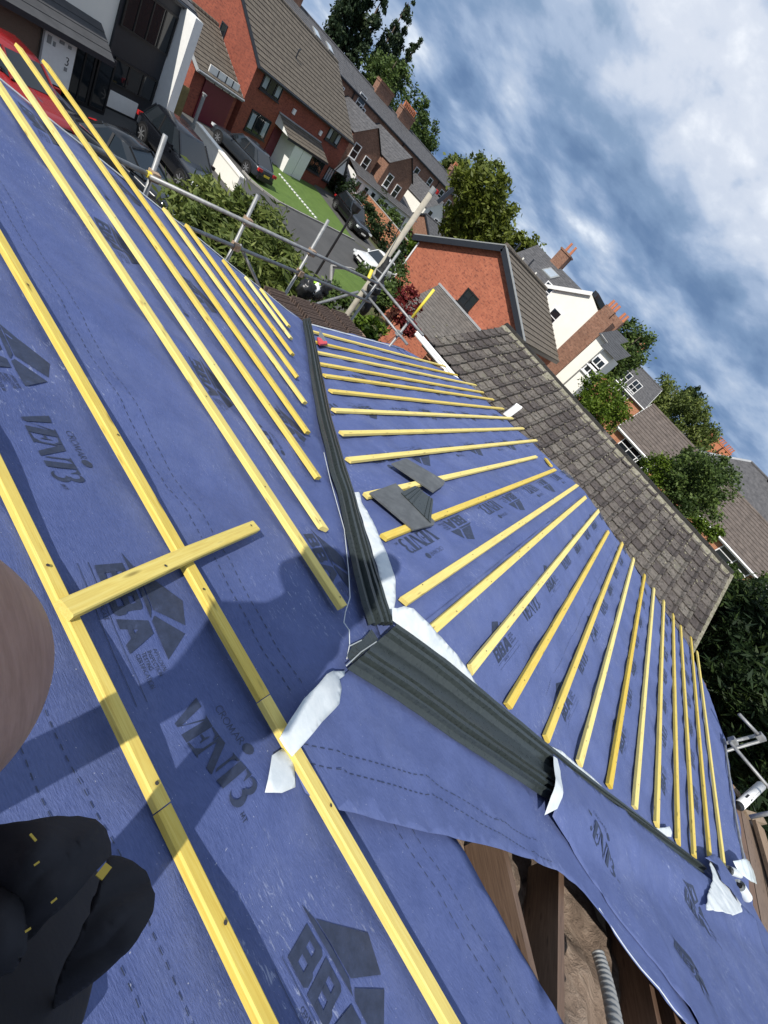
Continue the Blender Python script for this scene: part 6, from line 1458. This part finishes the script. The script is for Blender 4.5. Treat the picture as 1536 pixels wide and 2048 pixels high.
skin_obj('shirt', [((-.25, .03, Z0 + .04), .13), ((-.25, .07, Z0 + .20), .13), ((-.22, .10, Z0 + .40), .14), ((-.20, .11, Z0 + .55), .115), ((-.20, .24, Z0 + .52), .075), ((-.23, .27, Z0 + .36), .064), ((-.20, .01, Z0 + .52), .070), ((-.23, -.02, Z0 + .36), .060)], [(0, 1), (1, 2), (2, 3), (3, 4), (4, 5), (3, 6), (6, 7)], 'shirt_cloth', PS)
skin_obj('shorts', [((-.26, .04, Z0 + .0), .12), ((-.24, .09, Z0 - .04), .11), ((-.17, .10, Z0 - .08), .10), ((-.11, .11, Z0 - .12), .09), ((-.24, -.02, Z0 - .04), .10), ((-.13, -.03, Z0 - .20), .092), ((-.02, -.03, Z0 - .35), .080), ((.035, -.022, Z0 - .400), .068), ((.062, -.020, Z0 - .425), .050)], [(0, 1), (1, 2), (2, 3), (0, 4), (4, 5), (5, 6), (6, 7), (7, 8)], 'work_cloth', PS, crease=.012)

# pocket flap and stitching on the nearer leg
def near(u, v, d): r = V(ray(u, v)).normalized(); return Vector((0, 0, CAMZ)) + r * d
def cloth(name, px_, d0, bulge, mat, parent, th=.006, step=14):
    P = [Vector(p) for p in px_]; n = len(P); c = sum(P, Vector((0, 0))) / n; R = max((p - c).length for p in P); Q = []
    for i in range(n):
        a, b = P[i], P[(i + 1) % n]; k = max(1, int((b - a).length / step)); Q += [a.lerp(b, j / k) for j in range(k)]
    nb = len(Q); x0, x1, y0, y1 = min(p.x for p in P), max(p.x for p in P), min(p.y for p in P), max(p.y for p in P)
    for i in range(int((x1 - x0) / step)):
        for j in range(int((y1 - y0) / step)): Q.append(Vector((x0 + (i + .5) * step + random.uniform(-2, 2), y0 + (j + .5) * step)))
    r = delaunay_2d_cdt(Q, [(i, (i + 1) % nb) for i in range(nb)], [], 1, 1e-5)
    vs = [near(p.x, p.y, d0 + bulge * ((p - c).length / R) ** 2 + .007 * noise.noise(Vector((p.x / 70 + p.y / 60, (p.y - p.x) / 150, 3))) + .0016 * noise.noise(Vector((p.x / 26 + p.y / 24, (p.y - p.x) / 90, 5)))) for p in r[0]]
    o = MB().add(vs, [tuple(f) for f in r[2]]).obj(name, MAT[mat], parent, True); md = o.modifiers.new('t', 'SOLIDIFY'); md.thickness = th; md.offset = 0; return o
fl = cloth('pocket_flap', [(-40, 1652), (0, 1652), (60, 1649), (110, 1642), (150, 1641), (185, 1648), (203, 1664), (212, 1690), (214, 1716), (188, 1744), (150, 1780), (110, 1822), (82, 1856), (60, 1874), (48, 1845), (42, 1808), (24, 1768), (-40, 1738)], .246, .05, 'work_cloth', PS, .004, 9)
cloth('pocket_flap', [(214, 1720), (236, 1722), (262, 1732), (284, 1748), (297, 1770), (302, 1795), (298, 1828), (284, 1858), (258, 1890), (222, 1924), (180, 1960), (140, 1990), (112, 2006), (120, 1960), (150, 1890), (184, 1820)], .262, .05, 'work_cloth', PS, .004, 9)
cloth('pocket_flap', [(-60, 1760), (10, 1778), (34, 1810), (40, 1850), (52, 1890), (30, 1930), (-60, 1960)], .252, .03, 'work_cloth', PS, .004, 9)
for a, b in (((60, 1668), (72, 1682)), ((68, 1731), (79, 1723)), ((102, 1806), (114, 1796)), ((50, 1864), (62, 1856))):
    MB().bar(near(*a, .236), near(*b, .236), .0007, .0008).obj('bar_tack', MAT['stitch'], fl)
MB().bar(near(201, 1738, .248), near(214, 1748, .248), .0045, .0012).obj('label_tab', MAT['stitch'], fl)
